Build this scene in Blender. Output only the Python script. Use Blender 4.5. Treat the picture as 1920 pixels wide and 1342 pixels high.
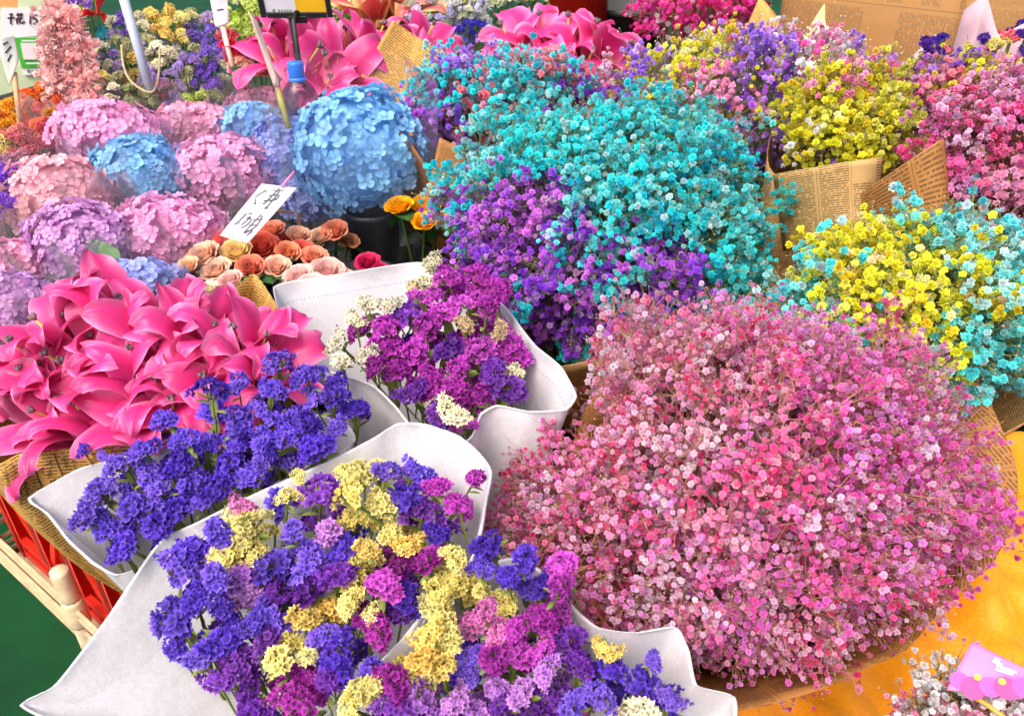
import bpy, math, random
import numpy as np
from mathutils import Vector, Matrix, Quaternion

for o in list(bpy.data.objects): bpy.data.objects.remove(o)
scene = bpy.context.scene
col = scene.collection
R = math.radians

# ------------------------------------------------------------------ camera
FPX = 1478.0                       # focal length in pixels of the 1920-wide photograph
PITCH = R(32.0)
CAM = np.array([0.0, 0.0, 1.45])
cd = bpy.data.cameras.new('camera'); cam = bpy.data.objects.new('camera', cd); col.objects.link(cam)
cam.location = CAM; cam.rotation_euler = (math.pi/2 - PITCH, 0, 0)
cd.sensor_width = 36.0; cd.lens = 36.0*FPX/1920.0; cd.clip_start = 0.02; cd.clip_end = 200
cd.dof.use_dof = True; cd.dof.focus_distance = 1.05; cd.dof.aperture_fstop = 9.0
scene.camera = cam

# ------------------------------------------------------------------ daylight under a bright overcast sky
SUN_EL, SUN_AZ = R(56), R(215)     # from above, behind the photographer's left shoulder
w = bpy.data.worlds.new('World'); scene.world = w; w.use_nodes = True
nt = w.node_tree; bg = nt.nodes['Background']
sk = nt.nodes.new('ShaderNodeTexSky'); sk.sky_type = 'NISHITA'; sk.sun_disc = False
sk.sun_elevation = SUN_EL; sk.sun_rotation = SUN_AZ; sk.air_density = 0.7; sk.dust_density = 6.0; sk.ozone_density = 0.2
nt.links.new(sk.outputs[0], bg.inputs[0]); bg.inputs[1].default_value = 0.15
sl = bpy.data.lights.new('sun', 'SUN'); sun = bpy.data.objects.new('sun', sl); col.objects.link(sun)
sl.energy = 0.85; sl.angle = R(50); sl.color = (1.0, 0.95, 0.88)
sd = Vector((math.sin(SUN_AZ)*math.cos(SUN_EL), math.cos(SUN_AZ)*math.cos(SUN_EL), math.sin(SUN_EL)))
sun.rotation_euler = sd.to_track_quat('Z', 'Y').to_euler(); sun.location = (0, 0, 5)
scene.view_settings.view_transform = 'Standard'; scene.view_settings.look = 'None'
scene.view_settings.gamma = 1.0; scene.view_settings.exposure = 1.10
scene.cycles.max_bounces = 8; scene.cycles.transparent_max_bounces = 40
scene.cycles.diffuse_bounces = 6; scene.cycles.caustics_reflective = False; scene.cycles.caustics_refractive = False

# ------------------------------------------------------------------ helpers
cr, ci = math.cos(PITCH), math.sin(PITCH)
RIGHT = np.array([1., 0, 0]); UP = np.array([0, ci, cr]); FWD = np.array([0, cr, -ci]); ZUP = np.array([0, 0, 1.])
def nrm(v): v = np.asarray(v, float); return v/np.linalg.norm(v)
def ray(px, py): return nrm(FWD + RIGHT*(px-960)/FPX - UP*(py-671)/FPX)
def at(px, py, z): d = ray(px, py); return CAM + d*((z-CAM[2])/d[2])       # the point of the plane at height z
def ad(px, py, D): return CAM + ray(px, py)*D                              # the point D metres away
def to_px(P):
    q = np.asarray(P)-CAM; zf = q@FWD
    return 960+FPX*(q@RIGHT)/zf, 671-FPX*(q@UP)/zf
def lin(*c):
    c = np.array(c, float)/255.0
    return np.where(c <= .04045, c/12.92, ((c+.055)/1.055)**2.4)
def rgb(r, g, b, k=1.0): return tuple(np.clip(lin(r, g, b)*k, 0, .9))

def make_mesh(name, V, F, mat=None, cols=None, uv=None, smooth=True):
    V = np.asarray(V, np.float32); m = bpy.data.meshes.new(name)
    if isinstance(F, np.ndarray):
        n, k = F.shape
        m.vertices.add(len(V)); m.vertices.foreach_set('co', V.ravel())
        m.loops.add(n*k); m.loops.foreach_set('vertex_index', F.astype(np.int32).ravel())
        m.polygons.add(n); m.polygons.foreach_set('loop_start', np.arange(0, n*k, k, dtype=np.int32))
        m.update(calc_edges=True)
    else:
        m.from_pydata([tuple(map(float, v)) for v in V], [], [tuple(int(i) for i in f) for f in F])
    if smooth: m.polygons.foreach_set('use_smooth', np.ones(len(m.polygons), bool))
    a = m.color_attributes.new('col', 'FLOAT_COLOR', 'POINT')
    cc = np.ones((len(V), 4), np.float32)
    if cols is not None: cc[:, :3] = cols
    a.data.foreach_set('color', cc.ravel())
    if uv is not None:
        ul = m.uv_layers.new(name='UVMap'); li = np.empty(len(m.loops), np.int32); m.loops.foreach_get('vertex_index', li)
        ul.data.foreach_set('uv', np.asarray(uv, np.float32)[li].ravel())
    if mat: m.materials.append(mat)
    m.update(); m.validate(); return m

def empty(name, loc, label, cat, group=None):
    o = bpy.data.objects.new(name, None); col.objects.link(o); o.location = loc; o.empty_display_size = .05
    o['label'] = label; o['category'] = cat
    if group: o['group'] = group
    return o
def add(name, mesh, parent=None, loc=None, mat=None, color=None):
    """link a mesh; loc / mat (4x4) are in the parent's frame"""
    o = bpy.data.objects.new(name, mesh); col.objects.link(o)
    if parent is not None: o.parent = parent
    if mat is not None: o.matrix_local = mat if isinstance(mat, Matrix) else Matrix(mat.tolist())
    elif loc is not None: o.location = loc
    if color is not None: o.color = (*color, 1)
    return o
def tag(o, label, cat=None, group=None, kind=None):
    if label: o['label'] = label
    if cat: o['category'] = cat
    if group: o['group'] = group
    if kind: o['kind'] = kind
    return o
def part(name, V, F, material, root, **kw):
    """a mesh given in world coordinates as a part of root (an unrotated Empty)"""
    return add(name, make_mesh(name, np.asarray(V)-np.array(root.location), F, material, **kw), root)
def frame(axis, spin=0.0):
    """3x3 with local z = axis"""
    a = nrm(axis); h = np.array([0, 0, 1.]) if abs(a[2]) < .9 else np.array([1., 0, 0])
    x = nrm(np.cross(h, a)); y = np.cross(a, x)
    c, s = math.cos(spin), math.sin(spin)
    return np.stack([x*c+y*s, y*c-x*s, a], 1)
def mat4(M3, t, s=1.0):
    m = np.eye(4); m[:3, :3] = M3*s; m[:3, 3] = t; return m
def tube_np(P, r, n=4, cap=False):
    """tube along a polyline; r scalar or per point"""
    P = np.asarray(P, float); k = len(P); r = np.broadcast_to(r, (k,))
    T = np.gradient(P, axis=0); V = []
    for i in range(k):
        M = frame(T[i])
        for j in range(n):
            a = 2*math.pi*j/n; V.append(P[i]+r[i]*(M[:, 0]*math.cos(a)+M[:, 1]*math.sin(a)))
    F = [(i*n+j, i*n+(j+1) % n, (i+1)*n+(j+1) % n, (i+1)*n+j) for i in range(k-1) for j in range(n)]
    if cap: F += [tuple(range(n-1, -1, -1)), tuple(range((k-1)*n, k*n))]
    return V, F
class MB:
    def __init__(s): s.V = []; s.F = []
    def put(s, V, F):
        o = len(s.V); s.V += [tuple(map(float, v)) for v in V]; s.F += [tuple(i+o for i in f) for f in F]; return s
    def tube(s, P, r, n=6, cap=True): return s.put(*tube_np(P, r, n, cap))
    def box(s, c, X, Y, Z):
        """box of centre c and half vectors X, Y, Z, edges chamfered by a small inset"""
        c, X, Y, Z = map(lambda q: np.asarray(q, float), (c, X, Y, Z)); V = []; F = []
        b = .18*min(np.linalg.norm(X), np.linalg.norm(Y), np.linalg.norm(Z))
        lx, ly, lz = [1-b/np.linalg.norm(q) for q in (X, Y, Z)]
        for (A, B, C, a, bb) in ((X, Y, Z, lx, ly), (Y, Z, X, ly, lz), (Z, X, Y, lz, lx)):
            for sg in (1, -1):
                o = len(V); V += [c+sg*C+A*a*i+B*bb*j for i, j in ((-1, -1), (1, -1), (1, 1), (-1, 1))]
                F.append((o, o+1, o+2, o+3) if sg > 0 else (o+3, o+2, o+1, o))
        import itertools
        idx = {}
        # faces: 0,1 = +-Z (X,Y); 2,3 = +-X (Y,Z); 4,5 = +-Y (Z,X)
        def vi(face, p, q): return face*4+{(-1, -1): 0, (1, -1): 1, (1, 1): 2, (-1, 1): 3}[(p, q)]
        for sx, sy, sz in itertools.product((1, -1), repeat=3):
            F.append((vi(0 if sz > 0 else 1, sx, sy), vi(2 if sx > 0 else 3, sy, sz), vi(4 if sy > 0 else 5, sz, sx)))
        for a in (1, -1):
            for b2 in (1, -1):
                F.append((vi(0 if a > 0 else 1, b2, -1), vi(0 if a > 0 else 1, b2, 1), vi(2 if b2 > 0 else 3, 1, a), vi(2 if b2 > 0 else 3, -1, a)))
                F.append((vi(2 if a > 0 else 3, b2, -1), vi(2 if a > 0 else 3, b2, 1), vi(4 if b2 > 0 else 5, 1, a), vi(4 if b2 > 0 else 5, -1, a)))
                F.append((vi(4 if a > 0 else 5, b2, -1), vi(4 if a > 0 else 5, b2, 1), vi(0 if b2 > 0 else 1, 1, a), vi(0 if b2 > 0 else 1, -1, a)))
        return s.put(V, F)

# ------------------------------------------------------------------ materials
def new_mat(name):
    m = bpy.data.materials.new(name); m.use_nodes = True; nt = m.node_tree; nt.nodes.clear()
    out = nt.nodes.new('ShaderNodeOutputMaterial'); return m, nt, out
def N(nt, t, **kw):
    n = nt.nodes.new(t)
    for k, v in kw.items():
        if k.startswith('i_'): n.inputs[k[2:].replace('_', ' ')].default_value = v
        else: setattr(n, k, v)
    return n
def petal_mat(name, rough=.55, transl=.3, spec=.25, noise=.0, nscale=300., veins=False):
    m, nt, out = new_mat(name); L = nt.links.new
    at_ = N(nt, 'ShaderNodeAttribute', attribute_name='col'); oi = N(nt, 'ShaderNodeObjectInfo')
    mul = N(nt, 'ShaderNodeMix', data_type='RGBA', blend_type='MULTIPLY'); mul.inputs[0].default_value = 1
    L(at_.outputs['Color'], mul.inputs[6]); L(oi.outputs['Color'], mul.inputs[7]); c = mul.outputs[2]
    hs = N(nt, 'ShaderNodeHueSaturation'); mr = N(nt, 'ShaderNodeMapRange'); L(oi.outputs['Random'], mr.inputs[0])
    mr.inputs[3].default_value = .82; mr.inputs[4].default_value = 1.18; L(mr.outputs[0], hs.inputs['Value']); L(c, hs.inputs['Color']); c = hs.outputs[0]
    if noise:
        tc = N(nt, 'ShaderNodeTexCoord'); no = N(nt, 'ShaderNodeTexNoise'); no.inputs['Scale'].default_value = nscale; no.inputs['Detail'].default_value = 4
        L(tc.outputs['Object'], no.inputs['Vector']); m2 = N(nt, 'ShaderNodeMapRange'); L(no.outputs[0], m2.inputs[0])
        m2.inputs[1].default_value = .3; m2.inputs[2].default_value = .7; m2.inputs[3].default_value = 1-noise; m2.inputs[4].default_value = 1+noise
        h2 = N(nt, 'ShaderNodeHueSaturation'); L(m2.outputs[0], h2.inputs['Value']); L(c, h2.inputs['Color']); c = h2.outputs[0]
    p = N(nt, 'ShaderNodeBsdfPrincipled'); p.inputs['Roughness'].default_value = rough; p.inputs['Specular IOR Level'].default_value = spec
    L(c, p.inputs['Base Color']); t = N(nt, 'ShaderNodeBsdfTranslucent'); L(c, t.inputs['Color'])
    mx = N(nt, 'ShaderNodeMixShader'); mx.inputs[0].default_value = transl
    L(p.outputs[0], mx.inputs[1]); L(t.outputs[0], mx.inputs[2]); L(mx.outputs[0], out.inputs[0])
    if veins:
        tc = N(nt, 'ShaderNodeTexCoord'); wv = N(nt, 'ShaderNodeTexWave', wave_type='BANDS', bands_direction='X'); wv.inputs['Scale'].default_value = 90; wv.inputs['Distortion'].default_value = 3.0; wv.inputs['Detail'].default_value = 3
        L(tc.outputs['Object'], wv.inputs['Vector']); bp = N(nt, 'ShaderNodeBump'); bp.inputs['Strength'].default_value = .14; bp.inputs['Distance'].default_value = .001
        L(wv.outputs[1], bp.inputs['Height']); L(bp.outputs[0], p.inputs['Normal'])
    return m
def plain(name, c, rough=.5, spec=.4, var=.12, scale=40., bump=0.0, metal=0.0, transl=0.0, bscale=None, objcol=False):
    m, nt, out = new_mat(name); L = nt.links.new
    p = N(nt, 'ShaderNodeBsdfPrincipled'); p.inputs['Roughness'].default_value = rough; p.inputs['Specular IOR Level'].default_value = spec; p.inputs['Metallic'].default_value = metal
    tc = N(nt, 'ShaderNodeTexCoord'); no = N(nt, 'ShaderNodeTexNoise'); no.inputs['Scale'].default_value = scale; no.inputs['Detail'].default_value = 6
    L(tc.outputs['Object'], no.inputs['Vector']); mr = N(nt, 'ShaderNodeMapRange'); L(no.outputs[0], mr.inputs[0])
    mr.inputs[1].default_value = .3; mr.inputs[2].default_value = .7; mr.inputs[3].default_value = 1-var; mr.inputs[4].default_value = 1+var
    hs = N(nt, 'ShaderNodeHueSaturation'); hs.inputs['Color'].default_value = (*c, 1); L(mr.outputs[0], hs.inputs['Value'])
    if objcol: oi = N(nt, 'ShaderNodeObjectInfo'); L(oi.outputs['Color'], hs.inputs['Color'])
    L(hs.outputs[0], p.inputs['Base Color'])
    if bump:
        n2 = N(nt, 'ShaderNodeTexNoise'); n2.inputs['Scale'].default_value = bscale or scale*3; n2.inputs['Detail'].default_value = 5; L(tc.outputs['Object'], n2.inputs['Vector'])
        bp = N(nt, 'ShaderNodeBump'); bp.inputs['Strength'].default_value = bump; bp.inputs['Distance'].default_value = .004
        L(n2.outputs[0], bp.inputs['Height']); L(bp.outputs[0], p.inputs['Normal'])
    if transl:
        t = N(nt, 'ShaderNodeBsdfTranslucent'); L(hs.outputs[0], t.inputs['Color']); mx = N(nt, 'ShaderNodeMixShader'); mx.inputs[0].default_value = transl
        L(p.outputs[0], mx.inputs[1]); L(t.outputs[0], mx.inputs[2]); L(mx.outputs[0], out.inputs[0])
    else: L(p.outputs[0], out.inputs[0])
    return m
def newsprint(name, c1, c2, ink=(.09, .05, .025), colw=.07, lh=.0052):
    """kraft paper printed with columns of small type; UV in metres"""
    m, nt, out = new_mat(name); L = nt.links.new
    def M(op, a, b=None, c=None):
        n = N(nt, 'ShaderNodeMath', operation=op)
        for i, q in enumerate((a, b, c)):
            if q is None: continue
            if isinstance(q, (int, float)): n.inputs[i].default_value = q
            else: L(q, n.inputs[i])
        return n.outputs[0]
    uv = N(nt, 'ShaderNodeUVMap'); sp = N(nt, 'ShaderNodeSeparateXYZ'); L(uv.outputs[0], sp.inputs[0]); u, v = sp.outputs[0], sp.outputs[1]
    ci_ = M('FLOOR', M('DIVIDE', u, colw)); cf = M('FRACT', M('DIVIDE', u, colw))
    li = M('FLOOR', M('DIVIDE', v, lh)); lf = M('FRACT', M('DIVIDE', v, lh))
    line = M('MULTIPLY', M('GREATER_THAN', lf, .28), M('LESS_THAN', lf, .78))
    colm = M('MULTIPLY', M('GREATER_THAN', cf, .07), M('LESS_THAN', cf, .93))
    cv = N(nt, 'ShaderNodeCombineXYZ'); L(M('DIVIDE', u, .0042), cv.inputs[0]); L(M('MULTIPLY', li, 7.31), cv.inputs[1])
    wn = N(nt, 'ShaderNodeTexNoise'); wn.inputs['Scale'].default_value = 1.0; wn.inputs['Detail'].default_value = 2; L(cv.outputs[0], wn.inputs['Vector'])
    word = M('GREATER_THAN', wn.outputs[0], .43)
    c2v = N(nt, 'ShaderNodeCombineXYZ'); L(u, c2v.inputs[0]); L(v, c2v.inputs[1])
    cl = N(nt, 'ShaderNodeTexNoise'); cl.inputs['Scale'].default_value = 900; L(c2v.outputs[0], cl.inputs['Vector'])
    letter = M('GREATER_THAN', cl.outputs[0], .40)
    c3 = N(nt, 'ShaderNodeCombineXYZ'); L(ci_, c3.inputs[0]); L(M('FLOOR', M('DIVIDE', li, 9)), c3.inputs[1])
    wh = N(nt, 'ShaderNodeTexWhiteNoise', noise_dimensions='2D'); L(c3.outputs[0], wh.inputs[0])
    para = M('GREATER_THAN', wh.outputs[0], .13)
    ink_ = M('MULTIPLY', M('MULTIPLY', M('MULTIPLY', line, colm), M('MULTIPLY', word, letter)), para)
    rule = M('MULTIPLY', M('LESS_THAN', cf, .014), M('GREATER_THAN', M('FRACT', M('MULTIPLY', ci_, .37)), .3))
    inkf = M('MULTIPLY', M('MAXIMUM', ink_, rule), .8)
    no = N(nt, 'ShaderNodeTexNoise'); no.inputs['Scale'].default_value = 9; no.inputs['Detail'].default_value = 6; L(c2v.outputs[0], no.inputs['Vector'])
    rp = N(nt, 'ShaderNodeMix', data_type='RGBA'); L(no.outputs[0], rp.inputs[0]); rp.inputs[6].default_value = (*c1, 1); rp.inputs[7].default_value = (*c2, 1)
    mx = N(nt, 'ShaderNodeMix', data_type='RGBA'); L(inkf, mx.inputs[0]); L(rp.outputs[2], mx.inputs[6]); mx.inputs[7].default_value = (*ink, 1)
    p = N(nt, 'ShaderNodeBsdfPrincipled'); p.inputs['Roughness'].default_value = .7; p.inputs['Specular IOR Level'].default_value = .2; L(mx.outputs[2], p.inputs['Base Color'])
    tc = N(nt, 'ShaderNodeTexCoord'); n2 = N(nt, 'ShaderNodeTexNoise'); n2.inputs['Scale'].default_value = 22; n2.inputs['Detail'].default_value = 3; L(tc.outputs['Object'], n2.inputs['Vector'])
    bp = N(nt, 'ShaderNodeBump'); bp.inputs['Strength'].default_value = .35; bp.inputs['Distance'].default_value = .01; L(n2.outputs[0], bp.inputs['Height']); L(bp.outputs[0], p.inputs['Normal'])
    t = N(nt, 'ShaderNodeBsdfTranslucent'); L(mx.outputs[2], t.inputs['Color']); ms = N(nt, 'ShaderNodeMixShader'); ms.inputs[0].default_value = .22
    L(p.outputs[0], ms.inputs[1]); L(t.outputs[0], ms.inputs[2]); L(ms.outputs[0], out.inputs[0])
    return m
def nonwoven(name, c):
    """white non-woven wrapping cloth: fine fibres, embossed dots"""
    m, nt, out = new_mat(name); L = nt.links.new
    tc = N(nt, 'ShaderNodeTexCoord'); uv = N(nt, 'ShaderNodeUVMap')
    n1 = N(nt, 'ShaderNodeTexNoise'); n1.inputs['Scale'].default_value = 260; n1.inputs['Detail'].default_value = 5; L(tc.outputs['Object'], n1.inputs['Vector'])
    n2 = N(nt, 'ShaderNodeTexNoise'); n2.inputs['Scale'].default_value = 14; n2.inputs['Detail'].default_value = 4; L(tc.outputs['Object'], n2.inputs['Vector'])
    mr = N(nt, 'ShaderNodeMapRange'); L(n1.outputs[0], mr.inputs[0]); mr.inputs[1].default_value = .3; mr.inputs[2].default_value = .7; mr.inputs[3].default_value = .93; mr.inputs[4].default_value = 1.05
    mr2 = N(nt, 'ShaderNodeMapRange'); L(n2.outputs[0], mr2.inputs[0]); mr2.inputs[1].default_value = .3; mr2.inputs[2].default_value = .7; mr2.inputs[3].default_value = .95; mr2.inputs[4].default_value = 1.04
    mm = N(nt, 'ShaderNodeMath', operation='MULTIPLY'); L(mr.outputs[0], mm.inputs[0]); L(mr2.outputs[0], mm.inputs[1])
    hs = N(nt, 'ShaderNodeHueSaturation'); hs.inputs['Color'].default_value = (*c, 1); L(mm.outputs[0], hs.inputs['Value'])
    p = N(nt, 'ShaderNodeBsdfPrincipled'); p.inputs['Roughness'].default_value = .75; p.inputs['Specular IOR Level'].default_value = .2; L(hs.outputs[0], p.inputs['Base Color'])
    vo = N(nt, 'ShaderNodeTexVoronoi'); vo.inputs['Scale'].default_value = 700; L(uv.outputs[0], vo.inputs['Vector'])
    b1 = N(nt, 'ShaderNodeBump'); b1.inputs['Strength'].default_value = .35; b1.inputs['Distance'].default_value = .0006; L(vo.outputs[0], b1.inputs['Height'])
    n3 = N(nt, 'ShaderNodeTexNoise'); n3.inputs['Scale'].default_value = 18; n3.inputs['Detail'].default_value = 3; L(tc.outputs['Object'], n3.inputs['Vector'])
    b2 = N(nt, 'ShaderNodeBump'); b2.inputs['Strength'].default_value = .3; b2.inputs['Distance'].default_value = .012; L(n3.outputs[0], b2.inputs['Height']); L(b1.outputs[0], b2.inputs['Normal']); L(b2.outputs[0], p.inputs['Normal'])
    v2 = N(nt, 'ShaderNodeTexVoronoi', feature='DISTANCE_TO_EDGE'); v2.inputs['Scale'].default_value = 8; v2.inputs['Randomness'].default_value = 1.0; L(tc.outputs['Object'], v2.inputs['Vector'])
    b3 = N(nt, 'ShaderNodeBump'); b3.inputs['Strength'].default_value = .22; b3.inputs['Distance'].default_value = .02; L(v2.outputs[0], b3.inputs['Height']); L(b2.outputs[0], b3.inputs['Normal']); L(b3.outputs[0], p.inputs['Normal'])
    t = N(nt, 'ShaderNodeBsdfTranslucent'); L(hs.outputs[0], t.inputs['Color']); ms = N(nt, 'ShaderNodeMixShader'); ms.inputs[0].default_value = .4
    L(p.outputs[0], ms.inputs[1]); L(t.outputs[0], ms.inputs[2]); L(ms.outputs[0], out.inputs[0])
    return m
def film_mat(name, tint=(1, 1, 1), haze=.065, gloss=.4):
    m, nt, out = new_mat(name); L = nt.links.new
    tr = N(nt, 'ShaderNodeBsdfTransparent'); tr.inputs[0].default_value = (*tint, 1)
    gl = N(nt, 'ShaderNodeBsdfGlossy'); gl.inputs['Roughness'].default_value = .12
    df = N(nt, 'ShaderNodeBsdfTranslucent'); df.inputs[0].default_value = (.9, .9, .93, 1)
    fr = N(nt, 'ShaderNodeFresnel'); fr.inputs[0].default_value = 1.45
    tc = N(nt, 'ShaderNodeTexCoord'); n2 = N(nt, 'ShaderNodeTexNoise'); n2.inputs['Scale'].default_value = 16; n2.inputs['Detail'].default_value = 2.5; L(tc.outputs['Object'], n2.inputs['Vector'])
    bp = N(nt, 'ShaderNodeBump'); bp.inputs['Strength'].default_value = .6; bp.inputs['Distance'].default_value = .012; L(n2.outputs[0], bp.inputs['Height'])
    L(bp.outputs[0], gl.inputs['Normal']); L(bp.outputs[0], fr.inputs['Normal'])
    a = N(nt, 'ShaderNodeMixShader'); a.inputs[0].default_value = haze; L(tr.outputs[0], a.inputs[1]); L(df.outputs[0], a.inputs[2])
    fm = N(nt, 'ShaderNodeMath', operation='MULTIPLY'); fm.inputs[1].default_value = gloss; L(fr.outputs[0], fm.inputs[0]); b = N(nt, 'ShaderNodeMixShader'); L(fm.outputs[0], b.inputs[0]); L(a.outputs[0], b.inputs[1]); L(gl.outputs[0], b.inputs[2]); L(b.outputs[0], out.inputs[0])
    return m

M_BLOOM = petal_mat('gypsophila_petal', .6, .42)
M_STAT = petal_mat('statice_petal', .6, .42)
M_LILY = petal_mat('lily_petal', .38, .22, .4, noise=.1, nscale=28, veins=True)
M_HYD = petal_mat('hydrangea_petal', .55, .35)
M_ROSE = petal_mat('rose_petal', .5, .25, noise=.08, nscale=60)
M_STEM = petal_mat('stem', .65, .1)
M_LEAF = petal_mat('leaf', .4, .2, .4, noise=.2, nscale=40)
M_NEWS = newsprint('newsprint_kraft', rgb(206, 156, 80), rgb(218, 176, 102))
M_NEWS2 = newsprint('newsprint_brown', rgb(166, 112, 60), rgb(188, 136, 80), colw=.06, lh=.0045)
M_NEWS3 = newsprint('newsprint_pale', rgb(204, 164, 104), rgb(216, 182, 126), colw=.05, lh=.004)
M_NEWS4 = newsprint('newsprint_fine', rgb(150, 108, 60), rgb(176, 132, 82), ink=(.13, .08, .04), colw=.075, lh=.0042)
M_WHITE = nonwoven('white_nonwoven', (.82, .81, .84))
M_LILAC = plain('lilac_paper', rgb(206, 178, 190), .7, .2, .05, transl=.2)
M_KRAFT = plain('kraft_paper', rgb(232, 214, 150), .7, .2, .05, transl=.2)
M_FILM = film_mat('clear_film')
M_INK = plain('ink', (.03, .03, .035), .6, .2, .2)
M_INKB = plain('brown_ink', (.07, .04, .02), .7, .2, .1)
M_CARD = plain('white_card', (.78, .76, .78), .5, .3, .03)
M_BLACK = plain('black_plastic', (.012, .013, .014), .45, .4, .3)
M_RED = plain('red_plastic', rgb(214, 40, 24), .38, .5, .18, scale=14, bump=.1)
M_CREAM = plain('cream_plastic', rgb(214, 196, 160), .6, .3, .25, scale=24, bump=.15)
M_TAN = plain('tan_plastic', rgb(166, 132, 92), .6, .3, .25, scale=24, bump=.15)
M_BENCH = plain('bench_board', (.02, .025, .02), .8, .2, .4, scale=12)

# ------------------------------------------------------------------ generic shapes
rng = np.random.default_rng(7)
def catmull(P, n, closed=True):
    P = np.asarray(P, float); k = len(P); segs = k if closed else k-1
    out = []
    tt = np.linspace(0, segs, n, endpoint=not closed)
    for t in tt:
        i = min(int(t), segs-1); f = t-i
        g = (lambda j: P[j % k]) if closed else (lambda j: P[min(max(j, 0), k-1)])
        p0, p1, p2, p3 = g(i-1), g(i), g(i+1), g(i+2)
        out.append(.5*((2*p1)+(-p0+p2)*f+(2*p0-5*p1+4*p2-p3)*f*f+(-p0+3*p1-3*p2+p3)*f**3))
    return np.array(out)
def loft(rim, base, base_r=.045, rows=14, cols=110, bulge=.02, fold=.006, seed=0, closed=True, sharp=0., roll=0.):
    """paper cone: from a ring round the binding point up to a free rim; returns V, F, uv"""
    rr = np.random.default_rng(seed)
    Rm = catmull(rim, cols, closed); base = np.asarray(base, float)
    if sharp:                                                        # pull the smooth rim back towards straight paper edges
        k = len(rim); idx = np.linspace(0, k if closed else k-1, cols, endpoint=not closed); P = np.asarray(rim, float)
        Ls = np.array([P[int(t) % k]*(1-(t % 1))+P[(int(t)+1) % k]*(t % 1) for t in idx]); Rm = Rm*(1-sharp)+Ls*sharp
    d = Rm-base; h = d.copy(); h[:, 2] = 0; h /= np.maximum(np.linalg.norm(h, axis=1, keepdims=True), 1e-6)
    B = base+h*base_r
    arc = np.concatenate([[0], np.cumsum(np.linalg.norm(np.diff(Rm, axis=0), axis=1))])
    ph = rr.uniform(0, 6.28, 6); fr = rr.integers(5, 17, 6)
    ua = np.linspace(0, 2*math.pi, cols)
    wob = sum(np.abs(np.sin(fr[i]*ua/2+ph[i]))-.6 for i in range(6))/2.2
    V = []; UV = []
    for j in range(rows):
        v = j/(rows-1)
        p = B*(1-v)+Rm*v+h*(bulge*math.sin(math.pi*v))+h*(fold*wob*math.sin(math.pi*min(v, .93)))[:, None]
        V.append(p); UV.append(np.stack([arc*(.55+.45*v), v*np.linalg.norm(Rm-B, axis=1)], 1))
    if roll:
        rk = roll*(1+.6*wob[:, None]*.5)
        for q in range(1, 6):
            a_ = q*.62; V.append(Rm+h*rk*(1-math.cos(a_))+np.array([0, 0, 1.])*rk*math.sin(a_)); UV.append(np.stack([arc, np.full(cols, .5+.01*q)], 1))
        rows += 5
    V = np.concatenate(V); UV = np.concatenate(UV)
    F = []; cN = cols if closed else cols-1
    for j in range(rows-1):
        i = np.arange(cN); k = (i+1) % cols
        F.append(np.stack([j*cols+i, j*cols+k, (j+1)*cols+k, (j+1)*cols+i], 1))
    return V, np.concatenate(F), UV
def paper_part(name, rim, base, mat, root, thick=.0006, **kw):
    V, F, UV = loft(rim, base, **kw)
    o = part(name, V, F, mat, root, uv=UV)
    s = o.modifiers.new('thickness', 'SOLIDIFY'); s.thickness = thick
    return o
def sheet(quad, nu=18, nv=14, curl=0.0, seed=0, axis=None, wave=.004, arch=0.0):
    """a loose sheet of paper spanned by four corners, bowed; returns V,F,uv and the map (u,v)->point"""
    A, B, C, D = [np.asarray(q, float) for q in quad]; nrm_ = nrm(np.cross(B-A, D-A)) if axis is None else nrm(axis)
    rr = np.random.default_rng(seed); p1, p2 = rr.uniform(0, 6.28, 2)
    def S(u, v):
        p = A*(1-u)*(1-v)+B*u*(1-v)+C*u*v+D*(1-u)*v
        return p+nrm_*(curl*(4*u*(1-u))+wave*math.sin(5*u+p1)*math.sin(4*v+p2))+UP*arch*(4*u*(1-u))*(1-v)
    lu = np.linalg.norm(B-A); lv = np.linalg.norm(D-A)
    V = [S(i/nu, j/nv) for j in range(nv+1) for i in range(nu+1)]; UV = [(i/nu*lu, j/nv*lv) for j in range(nv+1) for i in range(nu+1)]
    F = np.array([(j*(nu+1)+i, j*(nu+1)+i+1, (j+1)*(nu+1)+i+1, (j+1)*(nu+1)+i) for j in range(nv) for i in range(nu)])
    return V, F, UV, S, nrm_
def ribbon(S, nrm_, pts, wid, off=.0012, sub=4):
    """pen stroke laid on a surface S(u,v); wid in metres"""
    P = catmull(np.array(pts, float), max(2, (len(pts)-1)*sub+1), closed=False) if len(pts) > 2 else np.array(pts, float)
    Q = np.array([S(u, v) for u, v in P])
    cdir = nrm(CAM*0+nrm_); T = np.gradient(Q, axis=0); V = []; F = []
    for i in range(len(Q)):
        s = nrm(np.cross(T[i], cdir))*wid/2; V += [Q[i]+s+cdir*off, Q[i]-s+cdir*off]
    F = [(2*i, 2*i+1, 2*i+3, 2*i+2) for i in range(len(Q)-1)]
    return V, F
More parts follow.
